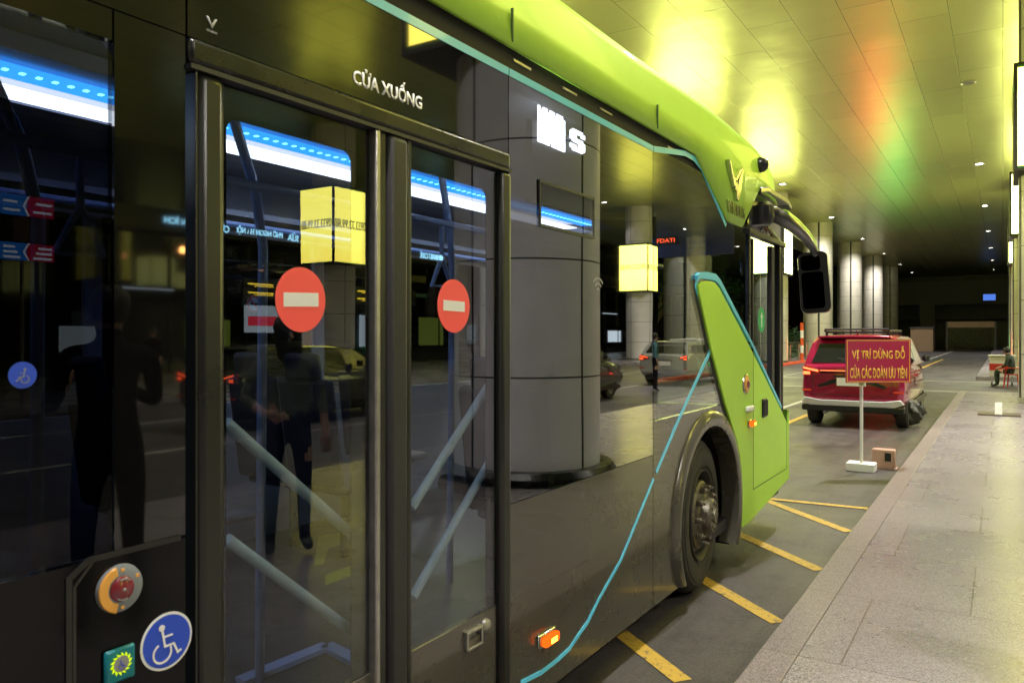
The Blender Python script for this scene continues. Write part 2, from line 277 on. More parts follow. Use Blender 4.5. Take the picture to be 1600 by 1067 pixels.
# ------------------------------------------------------------------ mesh builder
class MB:
    def __init__(s): s.v = []; s.f = []
    def add(s, vs, fs):
        o = len(s.v); s.v += [tuple(p) for p in vs]; s.f += [tuple(i + o for i in f) for f in fs]; return s
    def box(s, a, b, mat=None):
        x0, y0, z0 = [min(p, q) for p, q in zip(a, b)]; x1, y1, z1 = [max(p, q) for p, q in zip(a, b)]
        vs = [(x0, y0, z0), (x1, y0, z0), (x1, y1, z0), (x0, y1, z0), (x0, y0, z1), (x1, y0, z1), (x1, y1, z1), (x0, y1, z1)]
        if mat is not None: vs = [mat @ Vector(p) for p in vs]
        return s.add(vs, [(0, 3, 2, 1), (4, 5, 6, 7), (0, 1, 5, 4), (1, 2, 6, 5), (2, 3, 7, 6), (3, 0, 4, 7)])
    def tube(s, pts, r, n=10, cap=True):
        pts = [Vector(p) for p in pts]; rr = r if isinstance(r, (list, tuple)) else [r] * len(pts)
        rings = []; up = Vector((0, 0, 1)); prev = None
        for i, p in enumerate(pts):
            d = (pts[min(i + 1, len(pts) - 1)] - pts[max(i - 1, 0)]).normalized()
            if prev is None:
                a = d.cross(up if abs(d.z) < .95 else Vector((1, 0, 0))).normalized()
            else: a = (prev - d * prev.dot(d)).normalized()
            prev = a; b = d.cross(a)
            rings.append([p + (a * math.cos(k * 2 * math.pi / n) + b * math.sin(k * 2 * math.pi / n)) * rr[i] for k in range(n)])
        vs = [q for g in rings for q in g]; fs = []
        for i in range(len(pts) - 1):
            for k in range(n):
                fs.append((i * n + k, i * n + (k + 1) % n, (i + 1) * n + (k + 1) % n, (i + 1) * n + k))
        if cap: fs.append(tuple(range(n))[::-1]); fs.append(tuple((len(pts) - 1) * n + k for k in range(n)))
        return s.add(vs, fs)
    def lathe(s, prof, n=32, mat=None, closed=False):      # prof (r, h) round local z
        vs = []; fs = []; m = len(prof)
        for k in range(n):
            a = 2 * math.pi * k / n
            for r, h in prof: vs.append(Vector((r * math.cos(a), r * math.sin(a), h)))
        for k in range(n):
            for j in range(m if closed else m - 1):
                j2 = (j + 1) % m
                fs.append((k * m + j, ((k + 1) % n) * m + j, ((k + 1) % n) * m + j2, k * m + j2))
        if mat is not None: vs = [mat @ p for p in vs]
        return s.add(vs, fs)
    def prism(s, poly, x0, x1, ax='X'):                    # poly in (Y,Z) extruded along X (or other axis)
        n = len(poly)
        def mk(p, x): return (x, p[0], p[1]) if ax == 'X' else ((p[0], x, p[1]) if ax == 'Y' else (p[0], p[1], x))
        vs = [mk(p, x0) for p in poly] + [mk(p, x1) for p in poly]
        fs = [tuple(range(n))[::-1], tuple(range(n, 2 * n))] + [(i, (i + 1) % n, n + (i + 1) % n, n + i) for i in range(n)]
        return s.add(vs, fs)
    def ribbon(s, pts, w, x0, x1):                         # polyline in (Y,Z) with width w, extruded along X
        pts = [Vector((p[0], p[1])) for p in pts]; L = []; Rr = []
        for i, p in enumerate(pts):
            if i == 0: d = (pts[1] - p).normalized(); nrm = Vector((-d.y, d.x)); k = 1
            elif i == len(pts) - 1: d = (p - pts[-2]).normalized(); nrm = Vector((-d.y, d.x)); k = 1
            else:
                d1 = (p - pts[i - 1]).normalized(); d2 = (pts[i + 1] - p).normalized(); d = (d1 + d2).normalized(); nrm = Vector((-d.y, d.x)); k = 1 / max(.5, d.dot(d1))
            ww = w[i] if isinstance(w, (list, tuple)) else w
            L.append(p + nrm * ww / 2 * k); Rr.append(p - nrm * ww / 2 * k)
        for i in range(len(pts) - 1):
            q = [L[i], L[i + 1], Rr[i + 1], Rr[i]]
            vs = [(x0, a.x, a.y) for a in q] + [(x1, a.x, a.y) for a in q]
            fs = [(3, 2, 1, 0), (4, 5, 6, 7), (0, 1, 5, 4), (2, 3, 7, 6)]
            if i == 0: fs.append((3, 0, 4, 7))
            if i == len(pts) - 2: fs.append((1, 2, 6, 5))
            s.add(vs, fs)
        return s
    def build(s, name, mat, parent=None, smooth=True, angle=32, bevel=0.0, solid=0.0, base=None):
        me = bpy.data.meshes.new(name); 
        vs = s.v if base is None else [tuple(Vector(p) - Vector(base)) for p in s.v]
        me.from_pydata(vs, [], s.f)
        bm = bmesh.new(); bm.from_mesh(me); bmesh.ops.recalc_face_normals(bm, faces=bm.faces); bm.to_mesh(me); bm.free()
        if smooth and len(me.polygons):
            me.polygons.foreach_set('use_smooth', [True] * len(me.polygons)); me.set_sharp_from_angle(angle=R(angle))
        me.materials.append(M[mat] if isinstance(mat, str) else mat)
        o = bpy.data.objects.new(name, me); COL.objects.link(o)
        if base is not None: o.location = base
        if bevel > 0:
            b = o.modifiers.new('bevel', 'BEVEL'); b.width = bevel; b.segments = 2; b.limit_method = 'ANGLE'; b.angle_limit = R(40)
        if parent is not None: child(o, parent)
        return o
def child(o, parent):
    o.parent = parent
    if parent.type == 'EMPTY' and parent.parent is None and base_of.get(parent.name) is not None:
        o.matrix_parent_inverse = base_of[parent.name].inverted()
base_of = {}
def tag(o, label, cat, group=None, kind=None):
    o['label'] = label; o['category'] = cat
    if group: o['group'] = group
    if kind: o['kind'] = kind
    return o
def thing(name, loc, label, cat, group=None, world_parts=True):
    o = bpy.data.objects.new(name, None); COL.objects.link(o); o.location = loc; o.empty_display_size = .2
    if world_parts: base_of[o.name] = Matrix.Translation(Vector(loc))
    return tag(o, label, cat, group)
def setting(o): o['kind'] = 'structure'; return o
def dup(root, loc, rz=None, label=None, group=None, scale=None):
    r = root.copy(); COL.objects.link(r); r.location = loc
    if rz is not None: r.rotation_euler = (0, 0, rz)
    if label: r['label'] = label
    if group: r['group'] = group
    if scale: r.scale = scale
    for ch in list(root.children):
        c = ch.copy(); COL.objects.link(c); c.parent = r
        for g in ch.children:
            d = g.copy(); COL.objects.link(d); d.parent = c
    return r
def text_obj(name, s, mat, size, mtx, parent=None, fit=None, ext=0.0008, align='LEFT', bold=0.0, space=1.0):
    """lettering as a mesh; mtx places its local x (reading direction), y (up), z (towards the reader)"""
    marks = [i for i, ch in enumerate(s) if ch == 'Đ']; s = s.replace('Đ', 'D')
    c = bpy.data.curves.new(name, 'FONT'); c.body = s; c.size = 1; c.extrude = 0; c.align_x = 'LEFT'; c.offset = bold; c.space_character = space; c.resolution_u = 3
    o = bpy.data.objects.new(name, c); COL.objects.link(o)
    bpy.context.view_layer.update()
    dg = bpy.context.evaluated_depsgraph_get()
    me = bpy.data.meshes.new_from_object(o.evaluated_get(dg))
    if marks:                                       # the stroke of the letter is laid on as its own little bar
        bb = bmesh.new(); bb.from_mesh(me)
        for i in marks:
            c.body = s[:i] + '|' if i == 0 else s[:i]; 
            if i == 0: w0 = 0.0
            else:
                c.body = s[:i] + 'I'; bpy.context.view_layer.update(); ma = bpy.data.meshes.new_from_object(o.evaluated_get(bpy.context.evaluated_depsgraph_get()))
                w0 = max(v.co.x for v in ma.vertices) - .19
            q = [bb.verts.new((w0 - .05, .33, 0)), bb.verts.new((w0 + .33, .33, 0)), bb.verts.new((w0 + .33, .41, 0)), bb.verts.new((w0 - .05, .41, 0))]; bb.faces.new(q)
        bb.to_mesh(me); bb.free()
    bpy.data.objects.remove(o)
    xs = [v.co.x for v in me.vertices]; ys = [v.co.y for v in me.vertices]
    x0, x1, y0, y1 = min(xs), max(xs), min(ys), max(ys)
    if fit: sx, sy = fit[0] / (x1 - x0), fit[1] / (y1 - y0)
    else: sx = sy = size
    for v in me.vertices: v.co.x = (v.co.x - x0) * sx; v.co.y = (v.co.y - y0) * sy
    if align == 'CENTER':
        ww = (x1 - x0) * sx / 2
        for v in me.vertices: v.co.x -= ww
    bm = bmesh.new(); bm.from_mesh(me)
    r = bmesh.ops.extrude_face_region(bm, geom=bm.faces[:])
    for e in r['geom']:
        if isinstance(e, bmesh.types.BMVert): e.co.z += ext
    for v in bm.verts: v.co = mtx @ v.co
    bmesh.ops.recalc_face_normals(bm, faces=bm.faces)
    bm.to_mesh(me); bm.free(); me.name = name
    me.materials.clear(); me.materials.append(M[mat] if isinstance(mat, str) else mat)
    o = bpy.data.objects.new(name, me); COL.objects.link(o)
    if parent is not None: child(o, parent)
    return o
def frame_mtx(o, xd, yd):
    xd = Vector(xd).normalized(); yd = Vector(yd).normalized(); zd = xd.cross(yd)
    m = Matrix.Identity(4)
    for i in range(3): m[i][0] = xd[i]; m[i][1] = yd[i]; m[i][2] = zd[i]; m[i][3] = o[i]
    return m
def side_mtx(Y, Z, x=-BX + 0.002): return frame_mtx((x, Y, Z), (0, 1, 0), (0, 0, 1))

CEIL = 9.47
KZ = 0.13                        # pavement level
# ================================================================== SETTING
b = MB().box((-160, -60, -0.3), (160, 400, 0.0)); setting(b.build('road', 'asphalt', smooth=False))
b = MB().box((-0.828, -60, -0.25), (3.4, 24.5, KZ)); setting(b.build('pavement', 'granite', smooth=False))
b = MB().box((-1.007, -60, -0.25), (-0.831, 24.5, KZ)); setting(b.build('kerb', 'kerb_stone', bevel=0.008))
b = MB().box((-0.831, 33.0, -0.25), (3.4, 140, KZ)); b.box((14.0, -60, -.25), (60, 140, KZ)); b.box((-60, 8, -.25), (-10.2, 140, KZ))
setting(b.build('far_pavement', 'granite', smooth=False))
b = MB().box((-10.2, 8, -.25), (-9.95, 140, KZ + .003)); setting(b.build('far_kerb', 'orange', bevel=0.01))
b = MB().box((-16, -60, CEIL), (34, 118, CEIL + .5)); setting(b.build('canopy_ceiling', 'ceiling', smooth=False))

# road paint (thin sheets, each on its own bit of road)
def stripe(name, p0, p1, wid, mat, z=0.004):
    a = Vector((p0[0], p0[1], 0)); c = Vector((p1[0], p1[1], 0)); d = (c - a).normalized(); n = Vector((-d.y, d.x, 0)) * wid / 2
    b = MB().add([a - n + Vector((0, 0, z)), c - n + Vector((0, 0, z)), c + n + Vector((0, 0, z)), a + n + Vector((0, 0, z))], [(0, 1, 2, 3)])
    return setting(b.build(name, mat, smooth=False))
hatch = [((1229, 794), (1327, 831)), ((1165, 839), (1281, 891)), ((1105, 909), (1216, 973)), ((992, 1006), (1067, 1064))]
hp = [(gnd(*a), gnd(*c)) for a, c in hatch]
dirs = [(c[0] - a[0], c[1] - a[1]) for a, c in hp]
step = (hp[0][0][1] - hp[2][0][1]) / 2
for i in range(4):
    a, c = hp[i]
    a = (a[0] - (c[0] - a[0]) * 2.0, a[1] - (c[1] - a[1]) * 2.0)
    stripe('road_marking', a, c, 0.10, 'yellow_paint', 0.004)
for k in (1, 2, 3, 4):
    a, c = hp[3]; a = (a[0] - (c[0] - a[0]) * 2.0, a[1] - (c[1] - a[1]) * 2.0)
    stripe('road_marking', (a[0], a[1] - step * k), (c[0], c[1] - step * k), 0.10, 'yellow_paint')
a, c = gnd(1236, 783), gnd(1356, 795)
stripe('road_marking', (a[0] - (c[0] - a[0]) * 2, a[1] - (c[1] - a[1]) * 2), c, 0.09, 'yellow_paint', 0.006)
stripe('road_marking', (-3.43, 11), (-3.43, 60), 0.12, 'yellow_paint')
stripe('road_marking', (-4.25, -20), (-4.25, 90), 0.12, 'white_paint')
stripe('road_marking', (-7.5, -20), (-7.5, 90), 0.10, 'white_paint')
stripe('road_marking', (-9.5, 26.0), (3.3, 26.0), 0.25, 'white_paint')
stripe('road_marking', (-9.5, 31.5), (3.3, 31.5), 0.25, 'white_paint')
for xx in (6.9, 10.4): stripe('road_marking', (xx, -20), (xx, 90), 0.12, 'white_paint')

# ------------------------------------------------------------------ columns
def column(x, y, r, mat, label, top=CEIL, group='round clad columns', base=KZ):
    c = thing('column', (x, y, base), label, 'column', group)
    n = 48; prof = []
    b = MB(); seams = (R(-76), R(14), R(104), R(194))
    vs = []; fs = []
    for k in range(n):
        a = 2 * math.pi * k / n; rr = r
        vs += [(x + rr * math.cos(a), y + rr * math.sin(a), base), (x + rr * math.cos(a), y + rr * math.sin(a), top)]
    for k in range(n): j = (k + 1) % n; fs.append((2 * k, 2 * j, 2 * j + 1, 2 * k + 1))
    b.add(vs, fs).build('shaft', mat, c)
    s = MB()
    for a in seams:
        m = Matrix.Translation((x, y, 0)) @ Matrix.Rotation(a, 4, 'Z')
        q_ = .012 if mat == 'column_grey' else .065; s.box((r - .03, -q_, base), (r + .004, q_, top), m)
    s.build('joint_strip', 'rubber', c, smooth=False)
    ring = MB().lathe([(r + .003, base), (r + .02, base), (r + .02, base + .10), (r + .003, base + .12)], 48, Matrix.Translation((x, y, 0)))
    ring.build('base_ring', 'chrome', c)
    return c
LEFTROW = [17.4, 30.7, 44.0, 57.3, 70.6, 83.9, 97.2]
lab = ['cream column mostly hidden behind the green bus, nearest the camera on the far side', 'cream column behind the bus carrying a lit advert box, hidden by the bus roof',
       'cream column seen just behind the bus door mirror under a pale lit advert box', 'tall cream column right of the bus mirror, first clear one of the far row',
       'second clear cream column of the far row, above the red car roof rack', 'third clear cream column of the far row, right of the roof rack', 'last and smallest cream column of the far row']
for yy, l in zip(LEFTROW, lab): column(-11, yy, .97, 'column', l)
RIGHTROW = [-5.5, 7.35, 21.1, 34.4, 47.7, 61.0]
lab = ['grey column standing behind the camera on the pavement', 'big grey column mirrored in the bus door and side panels', 'column at the right edge of the photo nearest the camera',
       'column at the right edge beside the seated guard', 'column at the right edge beyond the guard', 'farthest column at the right edge of the pavement']
for yy, l in zip(RIGHTROW, lab): column(1.25, yy, .80 if yy < 10 else .95, 'column_grey' if yy < 10 else 'column', l, group='columns along the pavement edge')
FARROW = [(6.9, 18.2), (20.9, 18.2), (34.2, 17.6), (44.1, 15.7), (60, 17.6)]
lab = ['mirrored column by the red and blue direction board', 'mirrored column under the yellow box with the phone number, seen in the left door leaf', 'mirrored column between the two door leaves reflections',
       'mirrored column under the yellow box seen beside the green corner panel', 'farthest column reflected in the bus windows']
for (yy, fx_), l in zip(FARROW, lab): column(fx_, yy, .8, 'column_grey', l, group='columns across the second roadway')
# steel bumper rail ring round the near column (mirrored in the bus)
g = thing('bumper_rail', (1.25, 7.35, KZ), 'dark steel bumper rail ringing the big grey column', 'rail')
MB().lathe([(.81, .03), (.93, .03), (.97, .09), (.93, .15), (.81, .15)], 48, Matrix.Translation((1.25, 7.35, KZ)), closed=True).build('ring_band', 'dark_metal', g)
for k in range(6):
    a = k * math.pi / 3 + .3
    MB().tube([(1.25 + .9 * math.cos(a), 7.35 + .9 * math.sin(a), KZ), (1.25 + .9 * math.cos(a), 7.35 + .9 * math.sin(a), .18)], .012).build('post', 'dark_metal', g)

# ------------------------------------------------------------------ square lit advert boxes round the columns
def advert_box(x, y, h, z0, z1, kind, label, group, faces='nesw', txt=True):
    t = thing('advert_lightbox', (x, y, z0), label, 'light box', group)
    f = MB(); e = .07
    for sx in (-1, 1):
        for sy in (-1, 1): f.box((x + sx * h, y + sy * h, z0), (x + sx * (h - e), y + sy * (h - e), z1))
    for (za, zb) in ((z0 - .05, z0), (z1, z1 + .05)):
        f.box((x - h, y - h, za), (x + h, y + h, zb))
    f.build('frame', 'box_frame', t, smooth=False)
    for za in (z0, z1 - .05):
        g = MB(); g.box((x - h + .01, y - h + .012, za), (x + h - .01, y - h + .03, za + .05)); g.box((x - h + .012, y - h + .03, za), (x - h + .03, y + h - .03, za + .05)); g.box((x + h - .03, y - h + .03, za), (x + h - .012, y + h - .03, za + .05))
        g.build('trim', 'box_green', t, smooth=False)
    d = h - .035
    for nm, nx, ny in (('s', 0, -1), ('w', -1, 0), ('e', 1, 0), ('n', 0, 1)):
        if nm not in faces: continue
        b = MB(); q = h - e - .005
        if nx == 0: b.box((x - q, y + ny * d, z0 + .055), (x + q, y + ny * (d - .03), z1 - .055))
        else: b.box((x + nx * d, y - q, z0 + .055), (x + nx * (d - .03), y + q, z1 - .055))
        p = b.build('lit_panel', kind, t, smooth=False)
        if txt and nm in 'sw':
            zz = z0 + (z1 - z0) * .46
            if nm == 's': m = frame_mtx((x, y - d - .004, zz), (1, 0, 0), (0, 0, 1))
            else: m = frame_mtx((x - d - .004, y, zz), (0, -1, 0), (0, 0, 1))
            text_obj('phone_number', '0933.33.99.88', 'phone_text', 1, m, p, fit=(q * 1.9, .34), align='CENTER', bold=.02)
    return t
Z0, Z1 = 5.0, 7.55
for yy, l in ((17.4, 'pale lit advert box hidden behind the bus roof, nearest of the far row'), (30.7, 'pale lit advert box behind the green bus roof that throws its glow on the ceiling'),
              (44.0, 'pale lit advert box seen behind the bus mirror arm')):
    advert_box(-11, yy, 1.03, Z0, Z1, 'white_panel', l, 'lit advert boxes on the far row', 'se n'.replace(' ', ''), False)
for yy, l in ((7.35, 'yellow lit advert box mirrored in the panel above the bus door'), (21.1, 'black framed advert box at the top right edge'), (34.4, 'green framed lit box at the right edge, larger of the two white ones'), (47.7, 'smaller white lit box at the right edge')):
    advert_box(1.25, yy, 1.0 if yy < 10 else 1.05, 4.72 if yy < 10 else Z0 + .3, Z1, 'yellow_panel' if yy < 30 else 'white_panel', l, 'lit advert boxes along the pavement', 'swen', yy < 10)
for yy, fx_, l in ((6.9, 18.2, 'yellow lit advert box over the direction board'), (20.9, 18.2, 'yellow advert box with phone number mirrored in the left door leaf'), (44.1, 15.7, 'yellow advert box mirrored beside the green corner panel')):
    advert_box(fx_, yy, .92, 4.3, 7.14, 'yellow_panel', l, 'yellow advert boxes across the roadway', 'swn')

# ------------------------------------------------------------------ ceiling downlights
def downlight(x, y, lit, label, power):
    t = thing('downlight', (x, y, CEIL), label, 'ceiling light', 'round downlights in the canopy ceiling')
    MB().lathe([(.15, -.002), (.23, -.002), (.23, -.03), (.20, -.045), (.15, -.03)], 24, Matrix.Translation((x, y, CEIL)), closed=True).build('rim', 'fixture', t)
    MB().lathe([(0.0001, -.012), (.15, -.012), (.15, -.006), (.0001, -.006)], 24, Matrix.Translation((x, y, CEIL))).build('lens', 'downlight' if lit else 'grey_plastic', t)
    if lit and power > 0:
        l = bpy.data.lights.new('downlight_lamp', 'SPOT'); l.energy = power; l.spot_size = R(140); l.spot_blend = 1.0; l.shadow_soft_size = .12; l.color = (1.0, .94, .93)
        o = bpy.data.objects.new('downlight_lamp', l); COL.objects.link(o); o.location = (x, y, CEIL - .06); child(o, t)
n = 0
for xi, xx in enumerate((-9.6, -.91, 7.8, 16.5)):
    for yi, yy in enumerate((-12.6, .8, 14.2, 27.6, 41.0, 54.4, 67.8, 81.2, 94.6, 108.0)):
        lit = not (xi == 1 and yi == 3)
        row = ('over the far lane', 'over the kerb', 'over the second roadway', 'over the shop front')[xi]
        ordn = ('nearest behind the camera', 'just above the camera', 'first ahead of the camera', 'second ahead', 'third ahead', 'fourth ahead', 'fifth ahead', 'sixth ahead', 'seventh ahead', 'farthest')[yi]
        pw = 0 if yy > 90 else (5200 if yy > 5 else 3000)
        if xi == 0 and yy > 20: pw *= .7
        if yy > 50: pw *= (1.0 if xi == 0 else .22)
        if xi == 3: pw *= .25
        if xi == 2: pw *= 1.7
        downlight(xx, yy, lit, '%s round downlight %s, %s' % ('lit' if lit else 'unlit', row, ordn), pw)

# ================================================================== BUS
BLAB = 'black and lime green city bus with two leaf glass door'
bus = thing('city_bus', (-BX - 1.25, 1.2, 0), BLAB, 'bus')
XS = -BX; XF = -BX - 2.5; YR = -4.8; YF = 7.2
ZROOF = 3.28
# --- shell pieces that close the body
b = MB(); b.box((XF, YR, 2.66), (XS - .06, YF - .3, 2.74))
b.build('ceiling_panel', 'bus_ceiling', bus, smooth=False)
b = MB(); b.box((XF + .02, YR, .28), (XS - .05, YF - .25, .36)); b.build('floor_panel', 'bus_floor', bus, smooth=False)
b = MB(); b.box((XF, YR, .25), (XF + .04, YF - .3, 1.25)); b.box((XF, YR, 2.3), (XF + .04, YF - .3, 2.74))
for yy in (-4.8, -3.0, -1.2, .6, 2.2, 3.8, 5.4, 6.8): b.box((XF, yy, 1.25), (XF + .04, yy + .09, 2.3))
b.build('far_wall', 'bus_inside', bus, smooth=False)
ny, nz = wall(398, 475, 4.06)
ns = MB().lathe([(.0001, 0), (.055, 0), (.055, .002), (.0001, .002)], 28, Matrix.Translation((-4.07, ny, nz)) @ Matrix.Rotation(R(90), 4, 'Y')).build('no_smoking_sticker', 'white', bus)
MB().lathe([(.043, .0025), (.055, .0025), (.055, .004), (.043, .004)], 28, Matrix.Translation((-4.07, ny, nz)) @ Matrix.Rotation(R(90), 4, 'Y'), closed=True).build('red_ring', 'red_sticker', ns)
MB().ribbon([(ny - .035, nz + .032), (ny + .035, nz - .032)], .011, -4.067, -4.0655).build('red_slash', 'red_sticker', ns, smooth=False)
MB().ribbon([(ny - .03, nz), (ny + .03, nz)], .012, -4.0675, -4.067).build('cigarette', 'rubber', ns, smooth=False)
MB().box((XF + .015, YR, 1.25), (XF + .02, YF - .3, 2.3)).build('far_window', 'window_glass', bus, smooth=False)
b = MB(); b.box((XF, YR, .25), (XS - .05, YR + .05, 3.1)); b.build('rear_wall', 'bus_green', bus, smooth=False)
# roof cover
prof = [(XS + .018, 2.78), (XS + .006, 2.93), (XS - .007, 3.08), (XS - .016, 3.125), (XS - .045, 3.152), (XS - .15, 3.19), (XS - .35, 3.225), (XS - .7, 3.25), ((XS + XF) / 2, 3.26)]
full = prof + [(XS + XF - x, z) for x, z in prof[-2::-1]]
def lowY(y):     # lower edge of the green band in the side view
    pts = [(-99, 2.765), (4.62, 2.785), (5.27, 2.46), (5.62, 2.455), (6.06, 2.79), (99, 2.80)]
    for (a, za), (c, zc) in zip(pts, pts[1:]):
        if a <= y <= c: return za + (zc - za) * (y - a) / (c - a)
ys = [YR, -3, -1, 1, 2.5, 3.8, 4.3, 4.62, 4.78, 4.95, 5.12, 5.27, 5.35, 5.45, 5.55, 5.62, 5.73, 5.80, 5.90, 6.00, 6.06, 6.25, 6.45, 6.65, 6.85, 7.0, 7.12, 7.2]
vs = []; fs = []
for y in ys:
    lo = lowY(y); k = 0
    f = max(0, (y - 5.8) / 1.4); ins = .17 * max(0, (y - 6.4) / .8) ** 2.2; drop = .36 * f ** 2
    bump = .035 * math.exp(-((y - 4.9) / .9) ** 2)
    for i, (x, z) in enumerate(full):
        t = (z - 2.78) / .42
        zz = z - drop * t + bump * max(0, t) 
        xx = x
        if i == 0 or i == len(full) - 1: zz = lo
        xx = (x - (XS + XF) / 2) * (1 - ins / 1.25) + (XS + XF) / 2
        vs.append((xx, y, zz))
m = len(full)
for j in range(len(ys) - 1):
    for i in range(m - 1): fs.append((j * m + i, j * m + i + 1, (j + 1) * m + i + 1, (j + 1) * m + i))
fs.append(tuple((len(ys) - 1) * m + i for i in range(m)))
o = MB().add(vs, fs).build('roof_cover', 'bus_green', bus, angle=50)
sm = o.modifiers.new('thickness', 'SOLIDIFY'); sm.thickness = .02; sm.offset = -1
# panel joints on roof band
for yy in (2.5, 3.98):
    MB().box((XS + .012, yy - .003, 2.80), (XS + .0225, yy + .003, 2.93)).build('roof_joint', 'green_edge', bus, smooth=False)
# dark gap under the roof band
MB().box((XS - .06, YR, 2.70), (XS - .012, 6.05, 2.80)).build('gutter', 'well', bus, smooth=False)
for a in (2.55, 2.95, 3.32, 4.2): MB().box((XS - .012, a, 2.745), (XS - .006, a + .13, 2.755)).build('gutter_clip', 'steel', bus, smooth=False)
# --- side skin (outer face at X = XS)
T = .025
def panel(name, poly, mat, x=XS, t=T, **k): return MB().prism(poly, x - t, x).build(name, mat, bus, smooth=False, **k)
D0, D1 = 1.11, 2.47                 # door opening
panel('header_panel', [(D0, 2.372), (2.497, 2.372), (2.497, 2.70), (D0, 2.70)], 'frit')
panel('header_panel', [(YR, 2.372), (D0 - .006, 2.372), (D0 - .006, 2.70), (YR, 2.70)], 'frit')
panel('side_panel', [(YR, .18), (D0 - .006, .18), (D0 - .006, 1.195), (YR, 1.195)], 'bus_black')
# rear windows: fixed glass with black printed surround
w_in = wall(175, 190); w_top = wall(175, 75)
panel('window_surround', [(w_in[0] + .005, 1.203), (D0 - .006, 1.203), (D0 - .006, 2.368), (w_in[0] + .005, 2.368)], 'frit')
panel('upper_window', [(YR, w_in[1]), (w_in[0], w_in[1]), (w_in[0], 2.27), (w_in[0] - .03, 2.30), (YR, 2.30)], 'bus_glass', t=.006)
panel('window_surround', [(YR, 2.303), (w_in[0], 2.303), (w_in[0], 2.368), (YR, 2.368)], 'frit')
panel('lower_window', [(YR, 1.203), (w_in[0], 1.203), (w_in[0], w_in[1] - .004), (YR, w_in[1] - .004)], 'dark_glass', t=.006)
# section between the door and the wheel
B0 = 2.503; B1 = wall(1020, 400)[0]; B1b = B1 + .008
ZB = 1.01
DISP = (wall(838, 150)[0], wall(930, 200)[0])
# inset sliding window (clearer glass) and its frame
iw = [wall(842, 283), wall(926, 304), wall(927, 375), wall(843, 352)]
_y0, _y1, _z0, _z1 = iw[0][0], iw[1][0], iw[3][1], iw[0][1]
MB().prism([(B0, ZB + .004), (B1, ZB + .004), (B1, _z0), (B0, _z0)], XS - .006, XS).prism([(B0, _z1), (B1, _z1), (B1, 2.70), (B0, 2.70)], XS - .006, XS).prism([(B0, _z0), (_y0, _z0), (_y0, _z1), (B0, _z1)], XS - .006, XS).prism([(_y1, _z0), (B1, _z0), (B1, _z1), (_y1, _z1)], XS - .006, XS).build('window_panel', 'film_glass', bus, smooth=False)
MB().prism([(iw[0][0], iw[3][1]), (iw[1][0], iw[3][1]), (iw[1][0], iw[0][1]), (iw[0][0], iw[0][1])], XS + .002, XS + .006).build('vent_window', 'bus_glass', bus, smooth=False)
MB().ribbon([(iw[0][0], iw[3][1]), (iw[1][0], iw[3][1]), (iw[1][0], iw[0][1]), (iw[0][0], iw[0][1]), (iw[0][0], iw[3][1])], .012, XS + .001, XS + .008).build('vent_frame', 'black_plastic', bus, smooth=False)
# route display: LED matrix behind the glass, reading N 15
dsp = MB().box((XS - .05, DISP[0], 2.22), (XS - .02, DISP[1] + .12, 2.56)).build('route_display', 'black_plastic', bus, smooth=False)
px = MB()
glyph = {'N': ['10001', '11001', '10101', '10011', '10001', '10001', '10001'], 'I': ['111', '111', '111', '111', '111', '111', '111'], 'S': ['0111110', '1111111', '1110011', '1110000', '1111110', '0111111', '0000111', '1110111', '1111111', '0111110']}
y0 = wall(846, 165)[0]; yend = wall(888, 190)[0]
zt = wall(846, 163)[1]; zb = wall(846, 220)[1]
def dots(rows, ya, yb, za, zc):
    nr = len(rows); nc = len(rows[0])
    for r_, row in enumerate(rows):
        for c_, ch in enumerate(row):
            if ch == '1':
                yy = ya + (yb - ya) * (c_ + .5) / nc; zz = zc - (zc - za) * (r_ + .5) / nr
                hy = (yb - ya) / nc * .49; hz = (zc - za) / nr * .49
                px.box((XS - .0195, yy - hy, zz - hz), (XS - .015, yy + hy, zz + hz))
dots(['101101101110'] + ['111111111111'] * 9 + ['111110111111'], y0, yend, zb, zt)
dots(glyph['S'], wall(896, 200)[0], wall(919, 200)[0], wall(896, 232)[1], wall(896, 198)[1])
px.build('route_number', 'led_white', dsp, smooth=False)
panel('lower_panel', [(B0, .18), (B1, .18), (B1, ZB), (B0, ZB)], 'bus_grey')
# section with the wheel arch
YW, ZW, RA = 4.93, .49, .60
arch = [(YW - RA * math.cos(a), max(.18, ZW + RA * math.sin(a))) for a in [R(-31 + k * (242 / 30)) for k in range(31)]]
arch[0] = (arch[0][0], .18)
GE = [wall(1157, 700), wall(1154, 664), wall(1139, 609), wall(1112, 525)]
poly = [(B1b, .18)] + arch[:1] + arch[1:-1] + [(YW + RA * .99, .18)] + [(5.60, .18), (5.60, 1.20), (B1b, 1.195)]
panel('arch_panel', [(B1b, .18)] + arch[:-1] + [(5.58, .18), (5.58, 1.195), (B1b, 1.195)], 'bus_grey')
panel('window_panel', [(B1b, 1.203), (5.75, 1.203), (5.75, 2.70), (B1b, 2.70)], 'film_glass_clear', t=.006)
# arch trim
b = MB(); N = 30; vs = []; fs = []
for k in range(N + 1):
    a = R(-31 + k * (242 / N)); ca, sa = math.cos(a), math.sin(a)
    for r_, x_ in ((RA - .03, XS - .10), (RA - .015, XS + .02), (RA + .02, XS + .032), (RA + .075, XS + .022), (RA + .09, XS - .002)):
        vs.append((x_, YW - r_ * ca, max(.182, ZW + r_ * sa)))
for k in range(N):
    for i in range(4): fs.append((k * 5 + i, k * 5 + i + 1, (k + 1) * 5 + i + 1, (k + 1) * 5 + i))
b.add(vs, fs).build('arch_trim', 'bus_grey', bus, angle=60)
